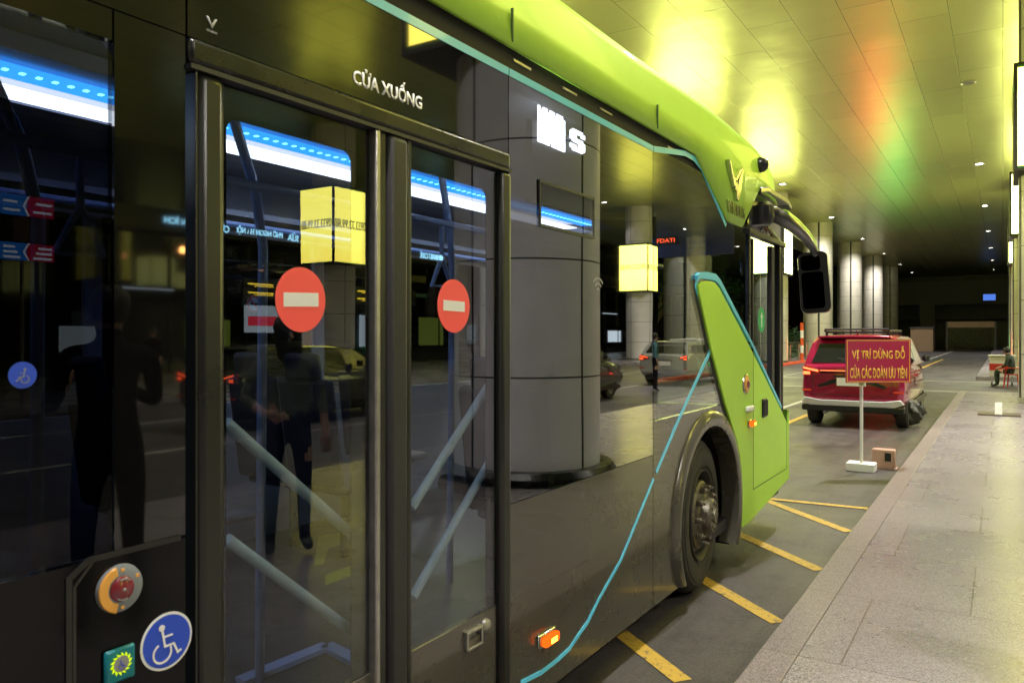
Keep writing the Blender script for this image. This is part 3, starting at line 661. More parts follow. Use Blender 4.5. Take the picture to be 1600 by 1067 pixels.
# wheel well
b = MB(); vs = []; fs = []
for k in range(N + 1):
    a = R(-31 + k * (242 / N)); 
    vs += [(XS - .03, YW - (RA + .01) * math.cos(a), ZW + (RA + .01) * math.sin(a)), (XS - .62, YW - (RA + .01) * math.cos(a), ZW + (RA + .01) * math.sin(a))]
for k in range(N): fs.append((2 * k, 2 * k + 1, 2 * k + 3, 2 * k + 2))
b.add(vs, fs); b.box((XS - .64, YW - .62, .20), (XS - .61, YW + .62, 1.1)); b.build('wheel_well', 'well', bus)
# underbody
MB().box((XF + .1, YR, .22), (XS - .66, YF - .3, .279)).build('underbody', 'well', bus, smooth=False)
MB().prism([(YR, .20), (YW - .7, .20), (YW - .7, .23), (YR, .23)], XS - .6, XS - .05).build('underbody', 'well', bus, smooth=False)
# far side lower skin
MB().box((XF - .01, YR, .18), (XF - .001, YF - .3, 1.25)).build('far_skin', 'bus_black', bus, smooth=False)

# --- wheel
def wheel_at(cx, cy, cz, steer, nm='front_wheel'):
    base = Matrix.Translation((cx, cy, cz)) @ Matrix.Rotation(steer, 4, 'Z') @ Matrix.Rotation(R(90), 4, 'Y')   # local z -> +X
    RT = .50
    prof = [(.285, -.02), (.30, .0), (.33, .012), (.40, .016), (.445, .006), (.478, -.02), (.492, -.045), (RT, -.07), (RT, -.21), (.482, -.25), (.40, -.27), (.30, -.27), (.285, -.24)]
    ty = MB().lathe(prof, 64, base, closed=True)
    w_ = ty.build(nm, 'tyre', bus, angle=25)
    tr = MB()
    for zz in (-.075, -.115, -.155, -.195):
        tr.lathe([(RT - .004, zz), (RT + .0015, zz + .001), (RT + .0015, zz - .012), (RT - .004, zz - .013)], 64, base)
    for rr in (.315, .425): tr.lathe([(rr - .002, .013 if rr < .4 else .008), (rr, .019 if rr < .4 else .014), (rr + .002, .013 if rr < .4 else .008)], 64, base)
    tr.build('tread_grooves', 'rubber', w_)
    rim = MB().lathe([(.293, -.015), (.293, .012), (.286, .014), (.272, -.004), (.262, -.05), (.252, -.075), (.225, -.085), (.19, -.062), (.165, -.03), (.001, -.025), (.001, -.05), (.15, -.07), (.26, -.12), (.29, -.12)], 64, base)
    rim.build('rim', 'rim_metal', w_)
    hb = MB()
    for k in range(10):
        a = 2 * math.pi * k / 10
        hb.lathe([(.0001, -.085), (.018, -.085), (.020, -.066), (.0001, -.068)], 12, base @ Matrix.Translation((.258 * math.cos(a), .258 * math.sin(a), .010)))
    hb.build('vent_hole', 'well', w_)
    hub = MB().lathe([(.215, -.06), (.222, -.02), (.218, .0), (.205, .012), (.150, .016), (.142, .024), (.120, .034), (.112, .075), (.10, .086), (.001, .088)], 40, base)
    hub.build('hub', 'hub_metal', w_)
    for k in range(10):
        a = 2 * math.pi * (k + .5) / 10; q = base @ Matrix.Translation((.178 * math.cos(a), .178 * math.sin(a), .012))
        nb = MB().lathe([(.024, 0), (.024, .008), (.019, .009), (.019, .034), (.014, .040), (.001, .040)], 6, q)
        nb.lathe([(.010, .038), (.010, .056), (.001, .058)], 8, q)
        nb.build('wheel_nut', 'hub_metal', w_, angle=20)
    cap = MB()
    for k in range(8):
        a = 2 * math.pi * k / 8; q = base @ Matrix.Translation((.082 * math.cos(a), .082 * math.sin(a), .087)); cap.lathe([(.008, 0), (.008, .008), (.001, .008)], 6, q)
    cap.lathe([(.045, .087), (.043, .100), (.001, .102)], 20, base)
    cap.build('hub_cap', 'hub_metal', w_)
wheel_at(XS - .045, YW - .05, .50, R(4.5))
MB().tube([(XS - .25, YW, .478), (XF + .3, YW, .478)], .07).build('axle', 'well', bus)

# --- cyan stripes
def wp(l): return [wall(*p) for p in l]
st_pts = [(YR, 2.687), (2.497, 2.687)]
MB().ribbon(st_pts, .030, XS + .0008, XS + .003).build('cyan_stripe', 'cyan', bus, smooth=False)
MB().ribbon([(2.503, 2.687), (B1, 2.687)], .030, XS + .0008, XS + .003).build('cyan_stripe', 'cyan', bus, smooth=False)
top = [(B1b, 2.687)] + wp([(1070, 240), (1084, 248), (1096, 264), (1134, 352)])
MB().ribbon(top, .032, XS + .0008, XS + .003).build('cyan_stripe', 'cyan', bus, smooth=False)
low = wp([(813, 1066), (845, 1050), (872, 1029), (890, 1012), (903, 992), (918, 971), (935, 936), (970, 874), (1021, 748)])
MB().ribbon(low, .020, XS + .0008, XS + .003).build('cyan_stripe', 'cyan', bus, smooth=False)
lowa = wp([(1025, 738), (1062, 651), (1106, 556), (1110, 545), (1110, 532), (1105, 512), (1091, 462), (1087.5, 448), (1088, 440), (1092, 433)])
MB().ribbon(lowa, [.024, .026, .03, .032, .032, .034, .04, .045, .04, .03], XS + .0008, XS + .003).build('cyan_stripe', 'cyan', bus, smooth=False)
lowb = [wg(*q_) for q_ in [(1090, 434), (1095, 430.5), (1105, 430.5), (1118, 433.5), (1125, 441), (1174, 535), (1221, 636)]]
MB().ribbon(lowb, [.03, .04, .045, .045, .04, .03, .03], XS + .0012, XS + .0215).build('cyan_stripe', 'cyan', bus, smooth=False)

# --- green corner panel, slightly proud, with black shadow gap
XG = XS + .02
gl = [wg(1160, 843), wg(1159, 735), wg(1156.5, 712), wg(1152, 690), wg(1134, 631), wg(1112, 545), wg(1094, 462), wg(1092, 446), wg(1097, 440), wg(1106, 439)]
gr_ = [wg(1117, 441), wg(1124, 449), wg(1173, 543), wg(1221, 640), wg(1232, 664)]
bl = wall(1160, 843)[1]
gpoly = [(gl[0][0], .27)] + gl[1:] + gr_ + [(gr_[-1][0] + .02, 1.0), (gr_[-1][0] + .02, .40), (wg(1172, 840)[0], .27)]
MB().prism(gpoly, XS + .0004, XG).build('corner_panel', 'bus_green', bus, smooth=False, bevel=.007)
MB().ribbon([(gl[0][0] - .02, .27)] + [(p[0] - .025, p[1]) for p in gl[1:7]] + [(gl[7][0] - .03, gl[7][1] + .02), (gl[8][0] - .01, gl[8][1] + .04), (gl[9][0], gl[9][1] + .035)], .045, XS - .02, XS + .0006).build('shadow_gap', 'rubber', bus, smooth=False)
# hatch joints on the green panel
h0, h1 = wg(1177, 812), wg(1229, 779)
hy0, hy1 = h0[0], h1[0]
jt = MB().ribbon([(hy0, 1.62), (hy0, .50), (hy1, .50), (hy1, 1.03)], .006, XG - .001, XG + .0012)
jt.build('hatch_joint', 'green_edge', bus, smooth=False)
# front corner rounding and nose
b = MB(); vs = []; fs = []
for k in range(9):
    a = R(k * 11.25); xx = XG - .06 - .25 * (1 - math.cos(a)) + .06 * math.cos(a) - 0; 
    xx = XG - .30 + .30 * math.cos(a) ; yy = gr_[-1][0] + .02 + .16 * math.sin(a)
    vs += [(xx, yy, .38), (xx, yy, 1.0)]
for k in range(8): fs.append((2 * k, 2 * k + 2, 2 * k + 3, 2 * k + 1))
b.add(vs, fs).build('corner_bumper', 'bus_green', bus)
b = MB().box((XF + .3, 7.2, .30), (XS - .24, 7.33, 1.0)); b.build('front_bumper', 'bus_green', bus, bevel=.02)
b = MB().add([(XS - .13, 7.10, 1.0), (XF + .13, 7.10, 1.0), (XF + .2, 7.0, 2.8), (XS - .2, 7.0, 2.8)], [(0, 1, 2, 3)]); o = b.build('windscreen', 'window_glass', bus, smooth=False)
# --- front passenger door (narrow glass beside the green panel) with its header
f0, f1 = wall(1169, 400)[0], wall(1221, 400)[0]
MB().prism([(5.76, 1.25), (6.93, 1.0), (6.93, 2.775), (5.76, 2.775)], XS - .04, XS - .034).build('front_door_glass', 'bus_glass', bus, smooth=False)
b = MB().ribbon([(f0, 1.6), (f0, 2.43)], .05, XS - .03, XS + .015); b.build('front_door_post', 'dark_metal', bus, smooth=False, bevel=.006)
b = MB().ribbon([(f0 + .07, 1.5), (f0 + .07, 2.40)], .03, XS - .03, XS + .02); b.build('front_door_post', 'post_metal', bus, smooth=False, bevel=.006)
fr1 = wall(1206, 400)[0]; fr2 = wall(1216, 400)[0]
MB().ribbon([(fr1, 1.15), (fr1, 2.40)], .09, XS - .03, XS + .012).build('front_door_post', 'rubber', bus, smooth=False, bevel=.006)
MB().ribbon([(fr2, 1.05), (fr2, 2.42)], .06, XS - .03, XS + .02).build('front_door_post', 'post_metal', bus, smooth=False, bevel=.008)
MB().ribbon([(f1, 1.0), (f1, 2.44)], .06, XS - .06, XS + .01).build('front_door_post', 'rubber', bus, smooth=False, bevel=.008)
MB().ribbon([(f0 - .06, 2.445), (f1 + .05, 2.445)], .045, XS - .03, XS + .03).build('front_door_trim', 'post_metal', bus, smooth=False, bevel=.008)
MB().prism([(5.76, 2.47), (6.0, 2.72), (6.93, 2.76), (6.93, 2.47)], XS - .033, XS - .003).build('front_header', 'frit', bus, smooth=False)
MB().ribbon([(6.08, 2.79), (6.3, 2.835), (7.0, 2.835), (7.12, 2.80)], .05, XS - .08, XS + .028).build('brow', 'black_plastic', bus, bevel=.01)
tp = wall(1190, 367)
text_obj('door_lettering', 'CỬA LÊN', 'white', 1, side_mtx(tp[0], tp[1], XS - .001), bus, fit=(wall(1203, 367)[0] - tp[0], .055))
st = MB().lathe([(.0001, 0), (.10, 0), (.10, .002), (.0001, .002)], 28, Matrix.Translation((XS - .032, wall(1196, 500)[0], wall(1196, 500)[1])) @ Matrix.Rotation(R(90), 4, 'Y')).build('green_sticker', pmat('green_vinyl', (.03, .45, .14), .5), bus)
ay, az = wall(1196, 500)
MB().prism([(ay - .012, az - .06), (ay + .012, az - .06), (ay + .012, az + .02), (ay + .035, az + .02), (ay, az + .065), (ay - .035, az + .02), (ay - .012, az + .02)], XS - .0298, XS - .0285).build('arrow', 'white', st, smooth=False)

# --- badges and small things on the corner panel
def yz(x, y): return wall(x, y, BX - .02)
cy, cz = yz(1164.5, 600)
bt = MB().lathe([(.0001, .022), (.05, .022), (.062, .016), (.066, .0)], 32, Matrix.Translation((XG, cy, cz)) @ Matrix.Rotation(R(90), 4, 'Y')).build('door_button', 'amber', bus)
MB().lathe([(.0001, .03), (.022, .029), (.03, .022)], 24, Matrix.Translation((XG, cy, cz)) @ Matrix.Rotation(R(90), 4, 'Y')).build('button_cap', 'maroon', bt)
MB().lathe([(.066, -.001), (.066, .012), (.073, .008), (.075, -.001)], 32, Matrix.Translation((XG, cy, cz)) @ Matrix.Rotation(R(90), 4, 'Y')).build('button_ring', 'chrome', bt)
cy, cz = yz(1168, 638)
MB().box((XG, cy - .07, cz - .02), (XG + .035, cy + .07, cz + .02)).build('step_lamp', 'white', bus, bevel=.01)
cy, cz = yz(1193.5, 637)
vt = MB().box((XG, cy - .065, cz - .075), (XG + .012, cy + .065, cz + .075)).build('vent_socket', 'black_plastic', bus, bevel=.006)
b = MB()
for k in range(4): b.box((XG + .012, cy - .05 + k * .03, cz - .06), (XG + .02, cy - .035 + k * .03, cz + .06))
b.build('vent_slat', 'rubber', vt, smooth=False)
def marker(x, y, w_, xs, tilt=0):
    cy, cz = wall(x, y, -xs)
    bs = MB().box((xs - .001, cy - w_ / 2 - .012, cz - .028), (xs + .014, cy + w_ / 2 + .012, cz + .028)).build('side_marker', 'chrome', bus, bevel=.008)
    MB().box((xs + .014, cy - w_ / 2, cz - .022), (xs + .042, cy + w_ / 2, cz + .020)).build('lens', 'lit_amber', bs, bevel=.010)
    MB().box((xs + .0425, cy - w_ * .2, cz - .012), (xs + .046, cy + w_ * .22, cz + .010)).build('bulb', 'lit_amber_core', bs, bevel=.004)
marker(1171, 661, .10, XG); marker(852, 995, .115, XS)
# chrome V shaped emblem and nameplate on the drop of the roof band
def em(pts, xs, nm, par=None): return MB().prism([wall(*q_, 1.58) for q_ in pts], xs - .02, xs + .010).build(nm, 'chrome', par or bus, smooth=False, bevel=.003)
XE = XS + .030
em([(1138.5, 249), (1141, 252), (1146, 275), (1151, 283), (1147, 293)], XE, 'emblem')
em([(1161, 262), (1155, 266), (1149, 280), (1148, 296), (1152, 303), (1151, 283)], XE, 'emblem')
em([(1161, 262), (1157, 297), (1153, 315), (1150, 312), (1150, 299), (1154, 280)], XE + .001, 'emblem')
p = wall(1137, 331, 1.585); q = wall(1164, 331, 1.585)
text_obj('nameplate', 'VINBUS', 'chrome', 1, side_mtx(p[0], wall(1137, 331, 1.585)[1], XE - .012), bus, fit=(q[0] - p[0], .085), ext=.012)
lg = wall(322, 50)
text_obj('small_emblem', 'V', 'grey_text', 1, side_mtx(lg[0], wall(322, 42)[1], XS + .001), bus, fit=(.030, .026), bold=.02)
text_obj('small_emblem', 'VINBUS', 'grey_text', 1, side_mtx(lg[0], wall(322, 49)[1], XS + .001), bus, fit=(.030, .006), bold=.01)
# camera dome on front corner
cpt = Vector((XS - .03, 6.30, 3.00)); cp = wall(1189, 258, BX - .01)
cb = MB().lathe([(.001, .07), (.035, .062), (.055, .035), (.06, 0), (.055, -.02)], 24, Matrix.Translation((XS + .0, cp[0], cp[1])) @ Matrix.Rotation(R(90), 4, 'Y')); cb.build('side_camera', 'black_plastic', bus)

# --- lettering over the door
p = wall(551, 129); q = wall(659, 165)
text_obj('door_lettering', 'CỬA XUỐNG', 'white', 1, side_mtx(p[0], wall(551, 131)[1], XS + .001), bus, fit=(q[0] - p[0], .066), bold=.03)
# wifi sticker and escape lettering
wy, wz = wall(934, 458)
b = MB()
for rr in (.02, .045, .07): b.ribbon([(wy + rr * math.sin(a), wz + rr * math.cos(a)) for a in [R(-48 + 12 * k) for k in range(9)]], .010, XS + .0006, XS + .0014)
b.build('wifi_sticker', 'grey_text', bus, smooth=False)
p = wall(922, 497); q = wall(968, 505)
o = text_obj('escape_lettering', 'CỬA THOÁT', 'red_text', 1, frame_mtx((XS - .012, q[0], wall(968, 503)[1]), (0, -1, 0), (0, 0, 1)), bus, fit=(q[0] - p[0], .075))

# --- middle door ---------------------------------------------------------
ZT0, ZT1 = 2.295, 2.37
b = MB().prism([(D0 - .0, ZT0 + .014), (2.50, ZT0 + .014), (2.50, ZT1), (D0, ZT1)], XS - .05, XS + .010); b.build('door_trim', 'dark_metal', bus, bevel=.012)
MB().prism([(D0 - .0, ZT0), (2.50, ZT0), (2.50, ZT0 + .012), (D0, ZT0 + .012)], XS - .05, XS + .014).build('door_seal', 'rubber', bus, smooth=False)
def post(y0, y1, mat, x0=XS - .06, x1=XS + .012, z1=ZT0, z0=.22, name='door_post', bev=.01): return MB().box((x0, y0, z0), (x1, y1, z1)).build(name, mat, bus, bevel=bev)
def Yp(x): return wall(x, 500)[0]
post(Yp(302.5), Yp(306), 'post_metal', x1=XS + .008, bev=.001); post(Yp(307), Yp(350), 'post_metal', x1=XS + .012, bev=.020)
post(Yp(781), Yp(796), 'post_metal', x1=XS + .012, bev=.016)
XD = XS - .012
leafs = []
for nm, ya, yb, gy0, gy1, ztop_px in (('L', Yp(351), Yp(602), Yp(361), Yp(556), (365, 183)), ('R', Yp(604), Yp(780), Yp(642), Yp(766), (645, 262))):
    ztop = wall(*ztop_px)[1]
    # clear glass leaf and black printed border
    lf = MB().box((XD - .006, ya + .002, .645), (XD, yb - .002, ZT0 - .004)).build('door_leaf', 'bus_glass', bus, smooth=False)
    XI = XD - .0062
    fr = MB(); 
    zb_ = .645
    fr.box((XI - .004, ya, zb_), (XI, gy0, ZT0 - .003)); fr.box((XI - .004, gy1, zb_), (XI, yb, ZT0 - .003)); fr.box((XI - .004, gy0, ztop), (XI, gy1, ZT0 - .003))
    for (yc, sgn) in ((gy0, 1), (gy1, -1)):          # rounded upper corners
        rad = .035; pts = [(yc, ztop)] + [(yc + sgn * (rad - rad * math.cos(a)), ztop - rad + rad * math.sin(a)) for a in [R(90 - 15 * k) for k in range(7)]]
        pts = [(yc, ztop), (yc + sgn * rad, ztop)] + [(yc + sgn * (rad - rad * math.sin(R(15 * k))), ztop - rad + rad * math.cos(R(15 * k))) for k in range(1, 7)]
        fr.prism(pts, XI - .004, XI)
    fr.build('glass_border', 'frit', lf, smooth=False)
    MB().box((XD - .03, ya + .002, .24), (XD + .001, yb - .002, .64)).build('lower_leaf_panel', 'bus_grey', lf, bevel=.004)
    leafs.append(lf)
# centre stiles
post(Yp(583), Yp(591), 'steel', x0=XS - .04, x1=XS + .012, name='leaf_stile', bev=.006)
post(Yp(592), Yp(603), 'post_metal', x0=XS - .04, x1=XS + .002, name='leaf_stile', bev=.004)
post(Yp(604), Yp(634), 'rubber', x0=XS - .04, x1=XS + .016, name='leaf_stile', bev=.018)
post(Yp(635), Yp(641), 'post_metal', x0=XS - .04, x1=XS + .006, name='leaf_stile', bev=.004)
# door lower brush and latch
hp_ = wall(742, 997); hb_ = MB().ribbon([(hp_[0] - .045, hp_[1] - .03), (hp_[0] + .045, hp_[1] - .03), (hp_[0] + .045, hp_[1] + .03), (hp_[0] - .045, hp_[1] + .03), (hp_[0] - .045, hp_[1] - .03)], .012, XD - .001, XD + .016).build('door_latch', 'steel', bus, smooth=False, bevel=.003)
MB().prism([(hp_[0] - .035, hp_[1] - .022), (hp_[0] + .035, hp_[1] - .022), (hp_[0] + .035, hp_[1] + .002), (hp_[0] - .035, hp_[1] + .002)], XD - .001, XD + .010).build('latch_tongue', 'hub_metal', hb_, smooth=False)
kp = wall(762, 978); MB().lathe([(.028, 0), (.026, .012), (.012, .02), (.001, .021)], 20, Matrix.Translation((XD, kp[0], kp[1])) @ Matrix.Rotation(R(90), 4, 'Y')).build('door_knob', 'steel', bus)
MB().box((XS - .03, D0 + .1, .185), (XS + .004, D1, .235)).build('door_sill', 'steel', bus, smooth=False)
# no-entry stickers
def no_entry(x, y, xr, xl, lf, bar):
    cy, cz = wall(x, y); rad = (wall(xr, y)[0] - wall(xl, y)[0]) / 2; cy = (wall(xr, y)[0] + wall(xl, y)[0]) / 2
    d = MB().lathe([(.0001, 0), (rad, 0), (rad, .0012), (.0001, .0012)], 56, Matrix.Translation((XD + .0004, cy, cz)) @ Matrix.Rotation(R(90), 4, 'Y')).build('no_entry_sticker', 'red_sticker', lf)
    w_, h_, sl = bar
    MB().prism([(cy - w_, cz - h_ - sl * w_), (cy + w_, cz - h_ + sl * w_), (cy + w_, cz + h_ + sl * w_), (cy - w_, cz + h_ - sl * w_)], XD + .0018, XD + .0026).build('white_bar', 'white', d, smooth=False)
    return rad
rad = no_entry(473, 467, 512, 435, leafs[0], (.0, .0, 0)) if False else None
no_entry(473, 468, 512.5, 434.5, leafs[0], (.062, .019, .03)); no_entry(712, 478, 737.5, 687.5, leafs[1], (.062, .018, -.02))
# grab bars on the inside of the leaves
def grab(p, q, lf, r=.016, off=.075):
    # measured on the plane of the bar
    L = BX + off; dx_, dy_ = (q[0] - p[0]) * .07, (q[1] - p[1]) * .07
    a = wall(p[0] - dx_, p[1] - dy_, L); c = wall(q[0] + dx_, q[1] + dy_, L)
    MB().tube([(-L, a[0], a[1]), (-L, c[0], c[1])], r, 12).build('grab_bar', 'bar', lf)
grab((366, 672), (556, 840), leafs[0]); grab((368, 852), (556, 990), leafs[0])
grab((650, 782), (757, 612), leafs[1]); grab((652, 920), (757, 735), leafs[1])

# --- left rear panel controls
jy = wall(116, 870)[0]
MB().ribbon([(jy, .18), (jy, 1.15), (jy + .04, 1.195)], .006, XS + .0005, XS + .0016).build('panel_joint', 'rubber', bus, smooth=False)
MB().ribbon([(jy - .012, .18), (jy - .012, 1.17), (jy + .03, 1.199), (D0 - .02, 1.199)], .012, XS + .0005, XS + .004).build('panel_lip', 'black_plastic', bus, smooth=False)
cy, cz = wall(186, 918); bt = MB().lathe([(.0001, .010), (.036, .012), (.0505, .006), (.052, -.0)], 48, Matrix.Translation((XS, cy, cz)) @ Matrix.Rotation(R(90), 4, 'Y')).build('release_button', 'grey_plastic', bus)
# amber crescent on the left of the ring
pts = [(.051 * math.cos(a), .051 * math.sin(a)) for a in [R(105 + 150 * k / 16) for k in range(17)]] + [(.031 * math.cos(a), .031 * math.sin(a)) for a in [R(255 - 150 * k / 16) for k in range(17)]]
MB().prism([(cy + a_, cz + c_) for a_, c_ in pts], XS + .0075, XS + .0145).build('amber_crescent', 'amber', bt, bevel=.002)
MB().lathe([(.0001, .021), (.018, .020), (.026, .015), (.028, .010)], 32, Matrix.Translation((XS, cy, cz)) @ Matrix.Rotation(R(90), 4, 'Y')).build('button_cap', 'maroon', bt)
b = MB()
for (a0, a1) in ((50, 110), (230, 290)): b.ribbon([(cy + .022 * math.cos(R(a0 + (a1 - a0) * k / 8)), cz + .022 * math.sin(R(a0 + (a1 - a0) * k / 8))) for k in range(9)], .003, XS + .018, XS + .0205)
b.lathe([(.0001, .024), (.003, .023), (.004, .020)], 10, Matrix.Translation((XS, cy, cz)) @ Matrix.Rotation(R(90), 4, 'Y'))
b.build('cap_mark', 'grey_text', bt, smooth=False)
for a in (30, 88, 272):
    b = MB(); b.box((XS + .009, cy + .040 * math.cos(R(a)) - .004, cz + .040 * math.sin(R(a)) - .003), (XS + .013, cy + .040 * math.cos(R(a)) + .004, cz + .040 * math.sin(R(a)) + .003))
    b.build('ring_mark', 'amber', bt, smooth=False)
def wheelchair(cy, cz, s, x, mat, par, name='wheelchair_symbol', flip=1):
    b = MB(); P = lambda a, c: (cy + flip * a * s, cz + c * s)
    b.lathe([(.0001, 0), (.115 * s, 0), (.115 * s, .001), (.0001, .001)], 20, Matrix.Translation((x, cy - flip * .18 * s, cz + .52 * s)) @ Matrix.Rotation(R(90), 4, 'Y'))
    b.ribbon([P(-.16, .42), P(-.12, .18), P(-.06, -.16), P(.28, -.16), P(.44, -.52), P(.58, -.46)], .075 * s, x, x + .001)
    b.ribbon([P(-.12, .18), P(.24, .18)], .065 * s, x + .0001, x + .0011)
    b.ribbon([P(-.16 + .34 * math.cos(R(a)), -.36 + .34 * math.sin(R(a))) for a in range(115, 116 + 270, 15)], .07 * s, x + .0002, x + .0012)
    return b.build(name, mat, par, smooth=False)
cy, cz = wall(259, 1001)
rr = (wall(299.5, 1001)[0] - wall(218.5, 1001)[0]) / 2; cy = (wall(299.5, 1001)[0] + wall(218.5, 1001)[0]) / 2
dk = MB().lathe([(.0001, 0), (rr, 0), (rr, .001), (.0001, .001)], 56, Matrix.Translation((XS + .0004, cy, cz)) @ Matrix.Rotation(R(90), 4, 'Y')).build('wheelchair_sticker', 'white', bus)
MB().lathe([(.0001, 0), (rr * .91, 0), (rr * .91, .0006), (.0001, .0006)], 56, Matrix.Translation((XS + .0016, cy, cz)) @ Matrix.Rotation(R(90), 4, 'Y')).build('blue_disc', 'blue_sticker', dk)
wheelchair(cy - .002, cz, rr * 1.0, XS + .0026, 'white', dk)
cy, cz = wall(184, 1034); hs = .034
tb = MB().box((XS, cy - hs, cz - hs - .006), (XS + .012, cy + hs, cz + hs)).build('ramp_button', 'teal_plastic', bus, bevel=.008)
MB().lathe([(.0001, .0), (.017, 0), (.017, .003), (.0001, .003)], 28, Matrix.Translation((XS + .012, cy, cz)) @ Matrix.Rotation(R(90), 4, 'Y')).build('button_face', 'grey_text', tb)
b = MB()
for k in range(14):
    a = 2 * math.pi * k / 14
    b.prism([(cy + .018 * math.cos(a - .17), cz + .018 * math.sin(a - .17)), (cy + .018 * math.cos(a + .17), cz + .018 * math.sin(a + .17)), (cy + .0245 * math.cos(a + .2), cz + .0245 * math.sin(a + .2))], XS + .0125, XS + .015)
b.build('lit_teeth', 'yellow_ring', tb, smooth=False)
wheelchair(cy, cz, .014, XS + .0155, 'blue_sticker', tb)
cy, cz = wall(35, 586)
dk2 = MB().lathe([(.0001, 0), (.026, 0), (.026, .001), (.0001, .001)], 40, Matrix.Translation((XS + .0004, cy, cz)) @ Matrix.Rotation(R(90), 4, 'Y')).build('wheelchair_sticker', 'blue_sticker', bus)
wheelchair(cy, cz, .022, XS + .0016, 'grey_text', dk2, flip=-1)

# --- mirror
ar = bpy.data.objects.new('x', None)
LM = 1.49
def mpt(x, y, L): p = wall(x, y, L); return Vector((-L, p[0], p[1]))
arm_pts = [mpt(1196, 350, 1.56), mpt(1212, 352, 1.50), mpt(1228, 358, 1.47), mpt(1246, 370, 1.45), mpt(1262, 385, 1.45), mpt(1272, 400, 1.46)]
arm_pts = [mpt(1196, 331, 1.60), mpt(1208, 334, 1.55), mpt(1222, 341, 1.51), mpt(1240, 354, 1.49), mpt(1257, 370, 1.48), mpt(1269, 386, 1.48), mpt(1275, 402, 1.49)]
mr_ = MB().tube(arm_pts, [.055, .062, .062, .056, .047, .038, .03], 14).build('mirror_arm', 'black_plastic', bus)
MB().tube([p + Vector((.012, 0, .030)) for p in arm_pts[2:]], [.042, .042, .036, .028, .02], 12).build('arm_cover', 'bus_green', mr_)
MB().lathe([(.001, .12), (.06, .12), (.085, .09), (.09, 0), (.07, -.06), (.001, -.06)], 20, Matrix.Translation((-1.61, 6.22, 2.60))).build('arm_bracket', 'black_plastic', mr_, bevel=.005)
mc = mpt(1272, 441, LM)
hw, hh = .130, .285
def rbox(cx_, cz_, w_, h_, r_, k=6):
    pts = []
    for sx, sz, a0 in ((1, 1, 0), (-1, 1, 90), (-1, -1, 180), (1, -1, 270)):
        for i in range(k + 1):
            a = R(a0 + 90 * i / k); pts.append((cx_ + sx * (w_ - r_) + r_ * math.cos(a), cz_ + sz * (h_ - r_) + r_ * math.sin(a)))
    return pts
vs = []; fs = []; layers = [(0, 1.0), (.012, 1.0), (.06, 1.04), (.12, 1.0), (.17, .85), (.195, .55)]
Mm = Matrix.Translation(mc) @ Matrix.Rotation(R(-4), 4, 'Y') @ Matrix.Rotation(R(8), 4, 'Z')
n_ = len(rbox(0, 0, hw, hh, .06))
for dy, s_ in layers:
    for p in rbox(0, 0, hw * s_, hh * (1 - (1 - s_) * .5), .06 * s_): vs.append(Mm @ Vector((p[0], dy, p[1])))
for j in range(len(layers) - 1):
    for i in range(n_): fs.append((j * n_ + i, j * n_ + (i + 1) % n_, (j + 1) * n_ + (i + 1) % n_, (j + 1) * n_ + i))
fs.append(tuple(range(n_))); fs.append(tuple((len(layers) - 1) * n_ + i for i in range(n_)))
hs_ = MB().add(vs, fs).build('mirror_housing', 'black_plastic', bus, angle=50)
def mglass(poly, nm):
    vs = [Mm @ Vector((p[0], -.004, p[1])) for p in poly]; vs2 = [Mm @ Vector((p[0], -.001, p[1])) for p in poly]; n = len(poly)
    return MB().add(vs + vs2, [tuple(range(n)), tuple(range(n, 2 * n))[::-1]] + [(i, (i + 1) % n, n + (i + 1) % n, n + i) for i in range(n)]).build(nm, pmat('mirror_glass', (.75, .78, .8), .02, metal=1.0), hs_, smooth=False)
mglass(rbox(-.012, -.075, hw * .74, hh * .60, .03), 'main_mirror'); mglass([(p[0] - .02, p[1]) for p in rbox(0, .185, hw * .66, hh * .25, .035)], 'wide_mirror')

# --- interior
def strip(L0, L1, z, mat, name, par=None, th=.03): return MB().box((-L1, YR + .3, z), (-L0, YF - 1.2, z + th)).build(name, mat, par or bus, smooth=False)
ls = strip(3.0, 3.20, 2.56, 'led_strip', 'ceiling_light', th=.004); lb = strip(2.80, 2.96, 2.575, 'led_blue', 'cove_light', th=.004)
b = MB(); yy = YR + .4
while yy < YF - 1.3: b.box((-2.872, yy, 2.570), (-2.852, yy + .016, 2.5745)); yy += .055
b.build('led_diode', 'led_dot', lb, smooth=False)
MB().box((-3.6, YR + .3, 2.595), (-2.7, YF - 1.2, 2.655)).build('light_tray', 'bus_ceiling', bus, smooth=False)
b = MB(); b.box((-3.95, YR + .3, 2.30), (-3.42, YF - 1.2, 2.33)); b.build('duct_panel', 'bus_inside', bus, smooth=False)
MB().tube([(-3.25, YR + .3, 2.22), (-3.25, YF - 1.5, 2.22)], .018).build('hand_rail', 'pole', bus)
MB().tube([(-2.25, YR + .3, 2.20), (-2.25, YF - 1.5, 2.20)], .018).build('hand_rail', 'pole', bus)
for px_, L_ in ((411, 2.35), (707, 2.45), (60, 2.3), (1000, 2.5)):
    yy = wall(px_, 500, L_)[0]
    MB().tube([(-L_ - .02, yy, .36), (-L_, yy, 2.0), (-L_ + .03, yy - .06, 2.2), (-L_ + .1, yy - .22, 2.45), (-L_ + .1, yy - .3, 2.64)], .018, 12).build('grab_pole', 'pole', bus)
for k, yy in enumerate((2.9, 3.35, 3.8, 4.4, 1.2, .4)):
    b = MB().tube([(-2.25, yy, 2.2), (-2.25, yy, 2.04)], .012, 8); b.tube([(-2.25, yy, 2.04), (-2.25, yy - .075, 1.90), (-2.25, yy + .075, 1.90), (-2.25, yy, 2.04)], .012, 8); b.build('hand_strap', 'pole', bus)
